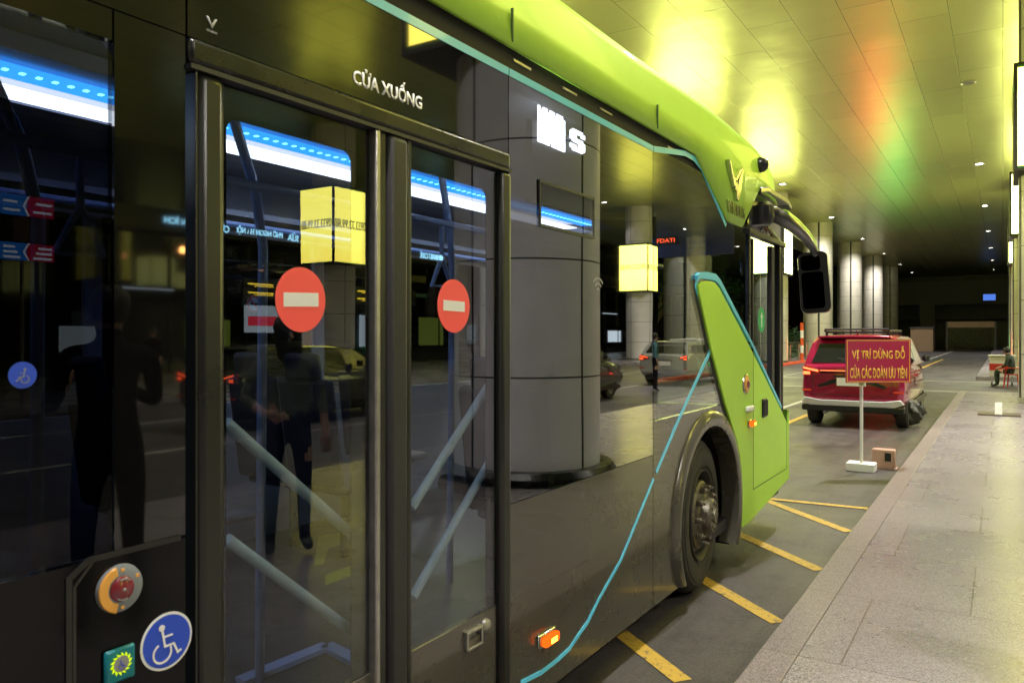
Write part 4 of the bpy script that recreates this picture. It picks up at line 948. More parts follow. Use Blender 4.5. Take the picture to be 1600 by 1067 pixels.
def seat(x, y, rz=0):
    mt = Matrix.Translation((x, y, .36)) @ Matrix.Rotation(rz, 4, 'Z')
    b = MB().box((-.2, -.2, .40), (.2, .2, .46), mt); s_ = b.build('seat', 'seat_shell', bus, bevel=.03)
    m2 = mt @ Matrix.Translation((0, -.2, .46)) @ Matrix.Rotation(R(8), 4, 'X')
    MB().box((-.21, -.06, 0), (.21, .0, .62), m2).build('backrest', 'seat_fabric', s_, bevel=.035)
    MB().box((-.13, -.065, .60), (.13, -.005, .76), m2).build('headrest', 'seat_fabric', s_, bevel=.04)
    MB().tube([mt @ Vector((0, 0, 0)), mt @ Vector((0, 0, .41))], .03).build('seat_leg', 'dark_metal', s_)
for x_, y_, r_ in ((-3.72, 1.3, 0), (-3.28, 1.3, 0), (-3.72, 2.35, 0), (-3.28, 2.35, 0), (-3.72, 3.3, 0), (-3.28, 3.3, 0), (-3.72, 4.2, 0), (-2.0, 3.3, 0), (-2.0, 4.1, 0), (-3.72, .2, 0), (-3.28, .2, 0), (-1.95, -.3, 0)): seat(x_, y_, r_)
# low partition edge with the kick board in blue-lit colour and the yellow floor marking
MB().box((XS - .40, D0 - .05, .365), (XS - .36, D1 + .1, .40)).build('kick_board', 'pole', bus, smooth=False)
b = MB()
for pts in ([(510, 838), (582, 815), (582, 832), (510, 858)], [(508, 898), (586, 868), (586, 884), (508, 914)], [(498, 838), (520, 832), (506, 880), (490, 884)]):
    b.add([(*gnd(x, y, .364), .364) for x, y in pts], [(0, 1, 2, 3)])
b.build('floor_marking', 'yellow_floor', bus, smooth=False)
# partition by the driver with a bulkhead (blue LED light put into its colour) and red matrix display
pY = 5.7
dp = MB().box((-3.9, pY, .36), (-2.3, pY + .04, 2.60)).build('driver_partition', 'dark_glass', bus, smooth=False)
M['lavender'] = pmat('lavender_bulkhead', (.42, .42, .62), .5)  # LED tint painted in as base colour
pb = MB().box((-2.285, pY - .03, 2.27), (-1.68, pY - .004, 2.64)).build('front_bulkhead', 'lavender', bus, smooth=False)
text_obj('plate_number', '-914.24', 'blue_sticker', 1, frame_mtx((-2.25, pY - .032, 2.475), (1, 0, 0), (0, 0, 1)), pb, fit=(.185, .035))
MB().box((-2.28, pY - .05, 2.365), (-2.10, pY - .031, 2.43)).build('matrix_display', 'black_plastic', pb, smooth=False)
text_obj('matrix_text', 'FDATI', 'led_red', 1, frame_mtx((-2.27, pY - .052, 2.382), (1, 0, 0), (0, 0, 1)), pb, fit=(.145, .032), bold=.02)
b = MB()
for k in range(4):
    for q in range(3): b.box((-2.02 + k * .035, pY - .036, 2.36 + q * .034), (-1.99 + k * .035, pY - .031, 2.388 + q * .034))
b.build('grille', 'blue_sticker', pb, smooth=False)
b = MB(); q = [gnd(x, y, .385) for x, y in ((375, 1060), (510, 1005), (560, 1030))]
for a, c in zip(q, q[1:]):
    a_, c_ = Vector((a[0], a[1], .385)), Vector((c[0], c[1], .385)); n_ = (c_ - a_).cross(Vector((0, 0, 1))).normalized() * .03
    b.add([a_ - n_, c_ - n_, c_ + n_, a_ + n_] + [p + Vector((0, 0, -.02)) for p in (a_ - n_, c_ - n_, c_ + n_, a_ + n_)], [(0, 1, 2, 3), (4, 5, 6, 7), (0, 1, 5, 4), (1, 2, 6, 5), (2, 3, 7, 6), (3, 0, 4, 7)])
b.build('ramp_edge', 'pole', bus, smooth=False)  # the blue light along this edge is in its colour
# ================================================================== STANDING SIGN
sg = gnd(1346, 735)
s = thing('stop_position_sign', (sg[0], sg[1], 0), 'crimson board with yellow lettering on a white pole beside the kerb', 'sign')
sx, sy = sg
MB().tube([(sx, sy, .10), (sx, sy, 1.12)], .019).build('pole', 'white', s)
b = MB().box((sx - .16, sy - .12, 0), (sx + .16, sy + .12, .10)); b.build('foot_block', 'white', s, bevel=.008)
zc_ = sy * CT - sx * ST
def atz(x, y, z): L = z * (1567 - x) / 1424.2; return Vector((-L, (z - L * ST) / CT, CAMH + (523 - y) * z / FPX))
zz = 9.25
BL, BR = atz(1322, 598, zz), atz(1423, 597, zz); TL = atz(1322, 530, zz)
xd = (Vector((BR.x, BR.y, 0)) - Vector((BL.x, BL.y, 0))).normalized(); W_ = (BR - BL).length; H_ = TL.z - BL.z
mm = frame_mtx((BL.x, BL.y, BL.z), xd, (0, 0, 1))
M['sign_red'] = pmat('crimson_sign_board', (0.42, 0.014, 0.085), 0.4, coat=0.1)
M['sign_yellow'] = pmat('golden_sign_lettering', (0.85, 0.55, 0.06), 0.5)
bd = MB().box((0, 0, -.02), (W_, H_, 0), mm).build('board', 'sign_red', s, smooth=False)
b = MB()
for q in (((.01, .01, .0), (W_ - .01, .018, .002)), ((.01, H_ - .018, 0), (W_ - .01, H_ - .01, .002)), ((.01, .018, 0), (.018, H_ - .018, .002)), ((W_ - .018, .018, 0), (W_ - .01, H_ - .018, .002))): b.box(q[0], q[1], mm)
b.build('border_line', 'sign_yellow', bd, smooth=False)
text_obj('lettering', 'VỊ TRÍ DỪNG ĐỖ', 'sign_yellow', 1, mm @ Matrix.Translation((W_ * .09, H_ * .50, .001)), bd, fit=(W_ * .82, H_ * .34), bold=.02)
text_obj('lettering', 'CỦA CÁC ĐOÀN ƯU TIÊN', 'sign_yellow', 1, mm @ Matrix.Translation((W_ * .06, H_ * .10, .001)), bd, fit=(W_ * .88, H_ * .32), bold=.02)
MB().box((sx - .03, sy - .02, 1.05), (sx + .03, sy + .01, 1.2)).build('clamp', 'steel', s, smooth=False)
fx, fy = gnd(1381, 731)
f = thing('floor_box', (fx, fy, 0), 'small peach coloured box standing by the foot of the crimson sign', 'box')
MB().box((fx - .13, fy - .08, .005), (fx + .13, fy + .08, .24)).build('body', pmat('peach_plastic', (.42, .26, .19), .5), f, bevel=.012)
MB().box((fx + .02, fy - .083, .10), (fx + .09, fy - .0795, .20)).build('vent', 'dark_metal', f, smooth=False)
MB().box((fx - .16, fy - .1, 0), (fx + .16, fy + .1, .012)).build('base_plate', pmat('peach_plate', (.3, .2, .16), .5), f, smooth=False)

# ================================================================== CARS
def make_car(name, label, cat, x, y, paint, W=1.74, Lc=4.45, H=1.66, rack=False, rear_detail=True, group=None, rz=0.0, plate=True):
    """rear bumper at local y=0, car points +Y"""
    t = thing(name, (0, 0, 0), label, cat, group, world_parts=False)
    hw = W / 2
    # body sections along y: (y, z_sill, z_belt, halfwidth scale)
    secs = [(0.0, .42, .98, .90), (.06, .36, 1.02, .955), (.22, .30, 1.05, .99), (.8, .27, 1.04, 1.0), (2.2, .26, 1.00, 1.0), (3.2, .27, .97, 1.0), (3.9, .30, .90, .97), (4.25, .34, .80, .90), (4.42, .42, .70, .78)]
    secs = [(a * Lc / 4.45, b_, c_, d_) for a, b_, c_, d_ in secs]
    vs = []; fs = []
    for (yy, zs, zb, sc) in secs:
        ring = [(-.92, zs), (-1.0, zs + .12), (-1.01, (zs + zb) / 2), (-.985, zb - .10), (-.94, zb), (0, zb + .03), (.94, zb), (.985, zb - .10), (1.01, (zs + zb) / 2), (1.0, zs + .12), (.92, zs)]
        vs += [(q * hw * sc, yy, z) for q, z in ring]
    m_ = 11
    for j in range(len(secs) - 1):
        for i in range(m_): fs.append((j * m_ + i, j * m_ + (i + 1) % m_, (j + 1) * m_ + (i + 1) % m_, (j + 1) * m_ + i))
    fs.append(tuple(range(m_))); fs.append(tuple((len(secs) - 1) * m_ + i for i in range(m_)))
    bd = MB().add(vs, fs).build('body', paint, t, angle=28)
    sb = bd.modifiers.new('bevel', 'BEVEL'); sb.width = .03; sb.segments = 3; sb.limit_method = 'ANGLE'; sb.angle_limit = R(25)
    # cabin: roof and pillars as one shell, glass inset panels proud of it
    zb = 1.0
    cab = [(.12, 1.0), (.30, H - .13), (.48, H - .03), (1.2, H), (2.3, H - .01), (2.9, H - .06), (3.55, 1.02)]
    cab = [(a * Lc / 4.45, z) for a, z in cab]
    vs = []; fs = []
    for (yy, z) in cab:
        k = (z - 1.0) / (H - 1.0); wtop = hw * (.95 - .17 * k)
        vs += [(-hw * .95, yy, .98), (-wtop, yy, z - .03 * k), (-wtop + .08, yy, z), (0, yy, z + .02 * k), (wtop - .08, yy, z), (wtop, yy, z - .03 * k), (hw * .95, yy, .98)]
    for j in range(len(cab) - 1):
        for i in range(6): fs.append((j * 7 + i, j * 7 + i + 1, (j + 1) * 7 + i + 1, (j + 1) * 7 + i))
    MB().add(vs, fs).build('cabin', paint, t, angle=40)
    # side windows
    for sgn in (-1, 1):
        def sp(yy, z):
            k = (z - 1.0) / (H - 1.0); return (sgn * (hw * (.95 - .17 * k) + .006), yy, z)
        for (ya, yb) in ((.55, 1.15), (1.22, 2.05), (2.13, 2.95)):
            q = [sp(ya + (.12 if ya < .6 else 0), 1.05), sp(yb, 1.05), sp(yb - (.12 if yb > 2.9 else 0), H - .20 if yb > 2.9 else H - .13), sp(ya + .08 * (ya < .6), H - .15)]
            MB().add(q, [(0, 1, 2, 3)]).build('side_window', 'car_glass', t, smooth=False)
        MB().lathe([(.001, .08), (.06, .075), (.075, .03), (.06, -.04), (.001, -.05)], 14, Matrix.Translation((sgn * (hw + .09), 2.85 * Lc / 4.45, 1.08)) @ Matrix.Scale(1.0, 4, (1, 0, 0))).build('wing_mirror', 'black_plastic', t)
        MB().ribbon([(.5, .30), (3.9 * Lc / 4.45, .30)], .10, sgn * (hw * 1.0), sgn * (hw * 1.0 + .02)).build('sill_trim', 'black_plastic', t, smooth=False)
        for hy in (1.25, 2.15): MB().box((sgn * (hw + .002), hy, .86), (sgn * (hw + .03), hy + .17, .89)).build('door_handle', paint, t, bevel=.005)
    # rear window
    q = [(-hw * .80, .105, 1.06), (hw * .80, .105, 1.06), (hw * .66, .265, H - .16), (-hw * .66, .265, H - .16)]
    q = [(a, (.12 + (c - 1.0) / (H - .13 - 1.0) * .18) * Lc / 4.45 - .012, c) for a, b_, c in q]
    MB().add(q, [(0, 1, 2, 3)]).build('rear_window', 'car_glass', t, smooth=False)
    MB().box((-hw * .70, .22, H - .06), (hw * .70, .50, H - .02)).build('spoiler', paint, t, bevel=.015)
    q = [(-hw * .85, 3.52 * Lc / 4.45, 1.05), (hw * .85, 3.52 * Lc / 4.45, 1.05), (hw * .74, 2.98 * Lc / 4.45, H - .09), (-hw * .74, 2.98 * Lc / 4.45, H - .09)]
    MB().add([(a, b_ + .02, c + .012) for a, b_, c in q], [(0, 1, 2, 3)]).build('windscreen', 'car_glass', t, smooth=False)
    # rear lamps, light bar, trim
    for sgn in (-1, 1):
        lb = MB().prism([(sgn * hw * .60, .86), (sgn * hw * .93, .82), (sgn * hw * .955, .99), (sgn * hw * .86, 1.01), (sgn * hw * .60, .93)], -.012, .10, ax='Y').build('tail_lamp', 'lamp_red_dark', t, bevel=.008)
        MB().prism([(sgn * hw * .64, .90), (sgn * hw * .93, .955), (sgn * hw * .93, .99), (sgn * hw * .64, .93)], -.018, -.010, ax='Y').build('lit_line', 'lamp_red', lb, smooth=False)
        MB().prism([(sgn * hw * .80, .85), (sgn * hw * .93, .85), (sgn * hw * .93, .91), (sgn * hw * .80, .90)], -.018, -.010, ax='Y').build('brake_lamp', 'lamp_red', lb, smooth=False)
        MB().box((sgn * hw * .78, -.012, .555), (sgn * hw * .96, .02, .585)).build('reflector', 'lamp_red_soft', t, smooth=False)
    if rear_detail:
        MB().box((-hw * .60, -.014, .915), (hw * .60, .02, .935)).build('light_bar', 'lamp_bar', t, smooth=False)
        MB().box((-hw * .9, .0, .88), (hw * .9, .012, .91)).build('dark_strip', 'black_plastic', t, smooth=False)
        b = MB().prism([(-hw * .97, .36), (-hw * .8, .30), (hw * .8, .30), (hw * .97, .36), (hw * .9, .44), (hw * .6, .40), (-hw * .6, .40), (-hw * .9, .44)], -.03, .10, ax='Y'); b.build('skid_plate', 'silver_trim', t, bevel=.01)
        MB().box((-hw * .97, -.01, .20), (hw * .97, .25, .31)).build('lower_bumper', 'black_plastic', t, bevel=.02)
        for sgn in (-1, 1): MB().prism([(sgn * hw * .15, .74), (sgn * hw * .62, .62), (sgn * hw * .66, .66), (sgn * hw * .3, .79)], -.006, .02, ax='Y').build('tailgate_crease', 'black_plastic', t, smooth=False)
    if plate:
        pl = MB().box((-.24, -.022, .66), (.24, -.004, .80)).build('number_plate', 'white', t, smooth=False)
        MB().tube([(.02, -.01 + .06, 1.08), (-.25, .10, 1.16)], .009, 6).build('rear_wiper', 'rubber', t)
        MB().box((-.30, -.012, .81), (.30, .01, .845)).build('plate_garnish', 'black_plastic', t, smooth=False)
    for sgn in (-1, 1):
        for wy in (.78 * Lc / 4.45, 3.45 * Lc / 4.45):
            mt = Matrix.Translation((sgn * (hw - .02), wy, .325)) @ Matrix.Rotation(R(90 * sgn), 4, 'Y')
            ty = MB().lathe([(.20, 0), (.30, .0), (.32, -.02), (.325, -.04), (.325, -.18), (.31, -.20), (.20, -.20)], 32, mt, closed=True).build('tyre', 'tyre', t)
            MB().lathe([(.20, -.01), (.17, -.04), (.05, -.03), (.001, -.02)], 20, mt).build('wheel_rim', 'steel', ty)
            MB().lathe([(.001, .012), (.37, .012), (.37, -.12), (.001, -.12)], 28, mt).build('wheel_arch', 'black_plastic', t) if False else None
    MB().box((-hw * .8, .15, .18), (hw * .8, Lc - .3, .30)).build('underside', 'well', t, smooth=False)
    if rear_detail:
        for sgn in (-1, 1): MB().box((sgn * hw * .74 - .004, -.004, .50), (sgn * hw * .74 + .004, .01, .86)).build('tailgate_joint', 'rubber', t, smooth=False)
        MB().box((-hw * .74, -.004, .495), (hw * .74, .01, .503)).build('bumper_joint', 'rubber', t, smooth=False)
        MB().tube([(-.45, .05, .17), (-.45, .35, .2)], .035, 10).build('exhaust', 'steel', t)
    if rack:
        rk = MB()
        for sgn in (-1, 1): rk.tube([(sgn * hw * .62, .55, H + .07), (sgn * hw * .62, 2.5, H + .07)], .022)
        for yy in (.6, 1.0, 1.4, 1.8, 2.2, 2.5): rk.box((-hw * .62, yy, H + .03), (hw * .62, yy + .05, H + .06))
        for sgn in (-1, 1):
            for yy in (.6, 2.4): rk.box((sgn * hw * .6 - .02, yy, H - .02), (sgn * hw * .6 + .02, yy + .05, H + .05))
        rk.tube([(-hw * .62, .52, H + .10), (hw * .62, .52, H + .10)], .018)
        rk.build('roof_rack', 'rubber', t)
    MB().tube([(0, .7, H), (.0, .55, H + .07)], [.02, .006]).build('antenna', paint, t)
    t.location = (x, y, 0); t.rotation_euler = (0, 0, rz)
    return t
M['car_glass'] = pmat('dark_car_glass', (.012, .014, .014), .04, coat=1.0)
M['lamp_red'] = emat('lit_tail_lamp', (1.0, 0.10, 0.03), 6.0)
M['lamp_bar'] = emat('lit_light_bar', (1.0, 0.22, 0.08), 1.6)
M['lamp_red_soft'] = emat('red_reflector', (0.8, 0.08, 0.03), .6)  # reflector is no lamp; its shine is put in as emission
M['lamp_red_dark'] = pmat('red_lamp_plastic', (.30, .01, .01), .15, coat=1.0)
M['silver_trim'] = pmat('silver_bumper_trim', (.55, .55, .55), .3, metal=.3)
M['suv_red'] = pmat('ruby_car_paint', (.34, .009, .055), .18, metal=.3, coat=1.0)
M['silver_paint'] = pmat('silver_car_paint', (.42, .43, .42), .25, metal=.5, coat=1.0)
M['taxi_paint'] = pmat('white_car_paint', (.6, .6, .58), .25, coat=1.0)
M['dark_paint'] = pmat('dark_grey_car_paint', (.05, .05, .055), .2, metal=.3, coat=1.0)
suv = make_car('parked_car', 'ruby red SUV with roof rack and lit tail lamps stopped beyond the crimson sign', 'car', -2.27, 14.75, 'suv_red', rack=True, H=1.57)
for ch in suv.children:
    if not ch.name.startswith('tyre'): ch.location.z += .10
# two digit plate (as blurred in the photo)
cars = [(6.2, 24.0, 'silver_paint', 'silver saloon with red tail lamps mirrored in the bus windows by the yellow box', 1.46),
        (8.9, 33.0, 'taxi_paint', 'white car farther along the second roadway, mirrored in the bus', 1.5),
        (8.6, 8.5, 'dark_paint', 'dark car on the second roadway level with the big grey column', 1.46),
        (6.3, 15.0, 'dark_paint', 'dark saloon right behind the silver one on the second roadway', 1.44)]
for (x, y, pt, l, h) in cars: make_car('parked_car', l, 'car', x, y, pt, H=h, rear_detail=False, group='cars on the second roadway')
# crumpled bag by the rear wheel
bx_, by_ = gnd(1420, 668)
bm = bmesh.new(); bmesh.ops.create_icosphere(bm, subdivisions=4, radius=.25)
for v in bm.verts:
    p = v.co.copy(); a = math.atan2(p.y, p.x)
    k = 1 + .22 * math.sin(5 * a + 3 * p.z * 8) * (1 - abs(p.z) / .35) + .08 * math.sin(11 * p.x * 6 + 4) + .06 * math.sin(17 * p.z * 5 + 7 * p.y * 4)
    v.co = Vector((p.x * .9 * k, p.y * .6 * k, max(-.27, p.z * .95) + .27))
me = bpy.data.meshes.new('crumpled_bag'); bm.to_mesh(me); bm.free(); me.materials.append(M['tarp'])
me.polygons.foreach_set('use_smooth', [True] * len(me.polygons))
bag = bpy.data.objects.new('crumpled_bag', me); COL.objects.link(bag); bag.location = (bx_, by_ + .1, 0)
tag(bag, 'dark olive crumpled bag slumped behind the right rear wheel of the red car', 'bag')

# ================================================================== PEOPLE
def person(name, label, joints, rad, cloth, trousers, loc, rz, face=True, group=None, hair_long=False, hold=None):
    """one skinned body: joints dict name->(pos), built facing local +Y"""
    t = thing(name, (0, 0, 0), label, 'person', group, world_parts=False)
    names = list(joints); idx = {n: i for i, n in enumerate(names)}
    chain = [('pelvis', 'waist'), ('waist', 'chest'), ('chest', 'neck'), ('neck', 'headb'), ('headb', 'headt'), ('chest', 'shl'), ('shl', 'ell'), ('ell', 'wrl'), ('wrl', 'hal'), ('chest', 'shr'), ('shr', 'elr'), ('elr', 'wrr'), ('wrr', 'har'),
             ('pelvis', 'hil'), ('hil', 'knl'), ('knl', 'anl'), ('anl', 'tol'), ('pelvis', 'hir'), ('hir', 'knr'), ('knr', 'anr'), ('anr', 'tor')]
    me = bpy.data.meshes.new('body'); me.from_pydata([joints[n] for n in names], [(idx[a], idx[b]) for a, b in chain], [])
    o = bpy.data.objects.new('body', me); COL.objects.link(o)
    md = o.modifiers.new('skin', 'SKIN'); md.use_smooth_shade = True
    sv = me.skin_vertices[0].data
    for n in names: sv[idx[n]].radius = (rad[n] if isinstance(rad[n], tuple) else (rad[n], rad[n]))
    sv[idx['pelvis']].use_root = True
    o.modifiers.new('sub', 'SUBSURF').levels = 2; o.modifiers['sub'].render_levels = 2
    bpy.context.view_layer.update()
    m2 = bpy.data.meshes.new_from_object(o.evaluated_get(bpy.context.evaluated_depsgraph_get()))
    bpy.data.objects.remove(o)
    bo = bpy.data.objects.new('body', m2); COL.objects.link(bo); bo.parent = t
    m2.materials.clear(); [m2.materials.append(M[q]) for q in (cloth, trousers, 'skin', 'hair')]
    J = {n: Vector(joints[n]) for n in names}
    for p in m2.polygons:
        c = p.center; best = min(names, key=lambda n: (J[n] - c).length)
        mi = 0
        if best in ('headb', 'headt'): mi = 2
        if best in ('hal', 'har', 'wrl', 'wrr'): mi = 2
        if best in ('pelvis', 'hil', 'hir', 'knl', 'knr', 'anl', 'anr'): mi = 1
        if best in ('tol', 'tor'): mi = 3
        p.material_index = mi
    # hair cap, nose, ears, fingers
    hb, ht = J['headb'], J['headt']; up = (ht - hb).normalized(); c = hb + up * .06
    mt = Matrix.Translation(c + Vector((0, -.018, .035)))
    hr = MB(); prof = [(.0001, .115), (.05, .105), (.085, .07), (.098, .02), (.094, -.03)] + ([(.09, -.12), (.08, -.22), (.05, -.24)] if hair_long else [(.08, -.07)])
    hr.lathe(prof, 20, mt @ Matrix.Rotation(R(14), 4, 'X')); hr.build('hair', 'hair', t)
    if face:
        MB().tube([c + Vector((0, .088, .01)), c + Vector((0, .112, -.02)), c + Vector((0, .09, -.03))], [.008, .013, .01], 8).build('nose', 'skin', bo)
        for s_ in (-1, 1):
            MB().lathe([(.001, .008), (.02, .005), (.026, -.004)], 12, Matrix.Translation(c + Vector((s_ * .082, 0, 0))) @ Matrix.Rotation(R(90 * s_), 4, 'Y')).build('ear', 'skin', bo)
            MB().lathe([(.001, .004), (.009, .0)], 10, Matrix.Translation(c + Vector((s_ * .03, .09, .02))) @ Matrix.Rotation(R(-90), 4, 'X')).build('eye', 'hair', bo)
        MB().tube([c + Vector((-.022, .09, -.055)), c + Vector((0, .096, -.057)), c + Vector((.022, .09, -.055))], .005, 6).build('mouth', 'maroon', bo)
    fb = MB()
    for wn, hn in (('wrl', 'hal'), ('wrr', 'har')):
        d = (J[hn] - J[wn]).normalized(); sd = d.cross(Vector((0, 0, 1)));
        sd = Vector((0, 1, 0)) if sd.length < .3 else sd.normalized()
        dn = d.cross(sd).normalized()
        for k, ln in enumerate((.062, .072, .068, .052)):
            q = J[hn] + sd * (k - 1.5) * .019
            fb.tube([q - d * .02, q + d * ln * .55, q + d * ln * .85 + dn * .018, q + d * ln * .9 + dn * .036], [.0095, .009, .008, .006], 8)
        q = J[wn] + d * .03
        fb.tube([q, q + sd * -.035 + d * .02, q + sd * -.045 + d * .05], [.012, .011, .008], 8)
    fb.build('fingers', 'skin', bo)
    t.location = loc; t.rotation_euler = (0, 0, rz)
    return t
RAD = dict(pelvis=(.15, .11), waist=(.135, .10), chest=(.16, .11), neck=.055, headb=(.07, .085), headt=(.072, .085), shl=.058, ell=.042, wrl=.028, hal=(.038, .018), shr=.058, elr=.042, wrr=.028, har=(.038, .018),
           hil=.085, knl=.058, anl=.042, tol=.04, hir=.085, knr=.058, anr=.042, tor=.04)
def stand(H=1.7, arms='down'):
    k = H / 1.7
    J = dict(pelvis=(0, 0, .93), waist=(0, .01, 1.08), chest=(0, 0, 1.32), neck=(0, 0, 1.46), headb=(0, .015, 1.52), headt=(0, .02, 1.62), shl=(-.19, 0, 1.38), shr=(.19, 0, 1.38),
             hil=(-.10, 0, .86), knl=(-.115, .02, .48), anl=(-.125, -.01, .09), tol=(-.14, .13, .04), hir=(.10, 0, .86), knr=(.115, .02, .48), anr=(.125, -.01, .09), tor=(.14, .13, .04))
    if arms == 'down': J.update(ell=(-.25, -.02, 1.10), wrl=(-.26, .05, .86), hal=(-.26, .08, .78), elr=(.25, -.02, 1.10), wrr=(.26, .05, .86), har=(.26, .08, .78))
    elif arms == 'phone': J.update(ell=(-.25, .06, 1.12), wrl=(-.10, .28, 1.24), hal=(-.05, .33, 1.29), elr=(.25, .06, 1.12), wrr=(.10, .28, 1.24), har=(.05, .33, 1.29))
    elif arms == 'hip': J.update(ell=(-.30, .02, 1.12), wrl=(-.17, .16, 1.02), hal=(-.10, .20, 1.02), elr=(.25, -.02, 1.10), wrr=(.26, .08, .87), har=(.26, .11, .79))
    return {a: (b[0] * k, b[1] * k, b[2] * k) for a, b in J.items()}
person('person', 'person in black seen as a dark silhouette mirrored in the rear bus window', stand(1.78, 'phone'), RAD, 'dark_cloth', 'dark_cloth', (.62, 2.2, KZ), R(-80))
person('person', 'person in a khaki top and dark trousers mirrored in the left door leaf', stand(1.66, 'hip'), RAD, 'khaki_cloth', 'dark_cloth', (1.05, 3.75, KZ), R(120), hair_long=True)
person('person', 'person in a teal shirt waiting beside the second roadway', stand(1.7), RAD, 'teal_cloth', 'dark_cloth', (5.4, 21.3, 0), R(60), group=None)
person('person', 'person in a maroon top walking near the shop front', stand(1.65), RAD, 'maroon', 'dark_cloth', (15.8, 27.0, KZ), R(200))
person('person', 'person in black standing by the second column of the shop side', stand(1.7), RAD, 'dark_cloth', 'dark_cloth', (15.4, 11.8, KZ), R(160))
sit = dict(pelvis=(0, 0, .52), waist=(0, .04, .66), chest=(0, .10, .90), neck=(0, .14, 1.02), headb=(0, .17, 1.08), headt=(0, .21, 1.17), shl=(-.19, .09, .95), shr=(.19, .09, .95), ell=(-.24, .16, .70), wrl=(-.10, .36, .62), hal=(-.04, .41, .60),
           elr=(.26, .20, .72), wrr=(.12, .40, .64), har=(.06, .45, .62), hil=(-.10, .05, .50), knl=(-.13, .45, .52), anl=(-.13, .42, .10), tol=(-.14, .56, .04), hir=(.10, .05, .50), knr=(.15, .46, .52), anr=(.15, .46, .10), tor=(.16, .60, .04))
gz = 24.2
gp = atz(1583, 560, gz)
gx, gy = gp.x, gp.y
GZ = 0.0 if gy > 24.5 else KZ
person('person', 'seated guard in dark green uniform with bowed head on a red plastic chair', sit, RAD, 'guard_cloth', 'guard_cloth', (gx, gy, GZ), R(75))
def plastic_chair(x, y, rz, label):
    t = thing('plastic_chair', (0, 0, 0), label, 'chair', 'red plastic chairs by the last column', world_parts=False)
    MB().box((-.20, -.20, .41), (.20, .20, .44)).build('seat', 'plastic_red', t, bevel=.012)
    bk = MB()
    for k in range(5): bk.box((-.17 + k * .075, -.215, .44), (-.13 + k * .075, -.195, .80))
    bk.box((-.20, -.22, .78), (.20, -.19, .86)); bk.box((-.20, -.22, .44), (-.175, -.19, .82)); bk.box((.175, -.22, .44), (.20, -.19, .82))
    bk.build('backrest', 'plastic_red', t, smooth=False)
    for sx_ in (-1, 1):
        for sy_ in (-1, 1): MB().tube([(sx_ * .17, sy_ * .17, .42), (sx_ * .21, sy_ * .21, 0)], [.024, .018], 8).build('leg', 'plastic_red', t)
        MB().tube([(sx_ * .2, -.2, .62), (sx_ * .22, .1, .63), (sx_ * .2, .17, .43)], .016, 8).build('armrest', 'plastic_red', t)
    t.location = (x, y, GZ); t.rotation_euler = (0, 0, rz)
plastic_chair(gx, gy - .02, R(75), 'red plastic chair under the seated guard')
plastic_chair(gx + .75, gy - .35, R(60), 'empty red plastic chair right of the guard, cut by the photo edge')
cx_, cy_ = gx - .30, gy + 1.3
c = thing('service_cart', (0, 0, 0), 'small white and red cart with wheels left of the seated guard', 'cart', world_parts=False)
MB().box((-.35, -.28, .30), (.35, .28, .95)).build('cabinet', 'orange_white', c, bevel=.02)
MB().box((-.39, -.32, .95), (.39, .32, 1.0)).build('top', 'orange_white', c, bevel=.01)
MB().box((-.352, -.284, .50), (.2, -.2801, .72)).build('red_label', 'plastic_red', c, smooth=False)
for sx_ in (-.28, .28):
    for sy_ in (-.2, .2):
        MB().lathe([(.001, -.02), (.06, -.02), (.06, .02), (.001, .02)], 14, Matrix.Translation((sx_, sy_, .06)) @ Matrix.Rotation(R(90), 4, 'Y')).build('wheel', 'rubber', c)
        MB().tube([(sx_, sy_, .07), (sx_, sy_, .31)], .015, 8).build('caster_stem', 'steel', c)
c.location = (cx_, cy_, GZ)
# traffic of small things on the far pavement
fp = gnd(1561, 650, KZ)
fs_ = thing('floor_stand', (fp[0], fp[1], KZ), 'low dark stand holding a white card on the far pavement', 'sign stand')
MB().box((fp[0] - .35, fp[1] - .02, KZ), (fp[0] + .35, fp[1] + .5, KZ + .03)).build('base', pmat('brown_mat', (.09, .07, .05), .5), fs_, smooth=False)
MB().prism([(fp[1] + .0, KZ + .03), (fp[1] + .03, KZ + .03), (fp[1] + .14, KZ + .25), (fp[1] + .11, KZ + .25)], fp[0] - .13, fp[0] + .07).build('card', 'led_card', fs_, smooth=False) if 'led_card' in M else MB().prism([(fp[1] + .0, KZ + .03), (fp[1] + .03, KZ + .03), (fp[1] + .14, KZ + .25), (fp[1] + .11, KZ + .25)], fp[0] - .07, fp[0] + .05).build('card', 'steel', fs_, smooth=False)
# ================================================================== LEFT FAR SIDE
def bollard(x, y, label):
    t = thing('bollard', (x, y, KZ), label, 'bollard', 'steel bollards on the far kerb')
    MB().tube([(x, y, KZ), (x, y, KZ + .95)], .06, 14).build('post', 'steel', t); MB().lathe([(.062, -.03), (.062, 0), (.03, .03), (.001, .035)], 14, Matrix.Translation((x, y, KZ + .95))).build('cap', 'chrome', t)
for k in range(7):
    yy = 40.0 + k * 2.2
    bollard(-10.5, yy, 'steel bollard on the far kerb, %s from the bus mirror' % ('first', 'second', 'third', 'fourth', 'fifth', 'sixth', 'seventh')[k])
bp_ = atz(1253, 545, 46.0)
t = thing('striped_pole', (bp_.x, bp_.y, KZ), 'thin orange and white striped pole under the bus mirror', 'pole')
for k in range(5): MB().tube([(bp_.x, bp_.y, KZ + k * .45), (bp_.x, bp_.y, KZ + k * .45 + .45)], .10, 12).build('band', 'orange' if k % 2 == 0 else 'white', t)
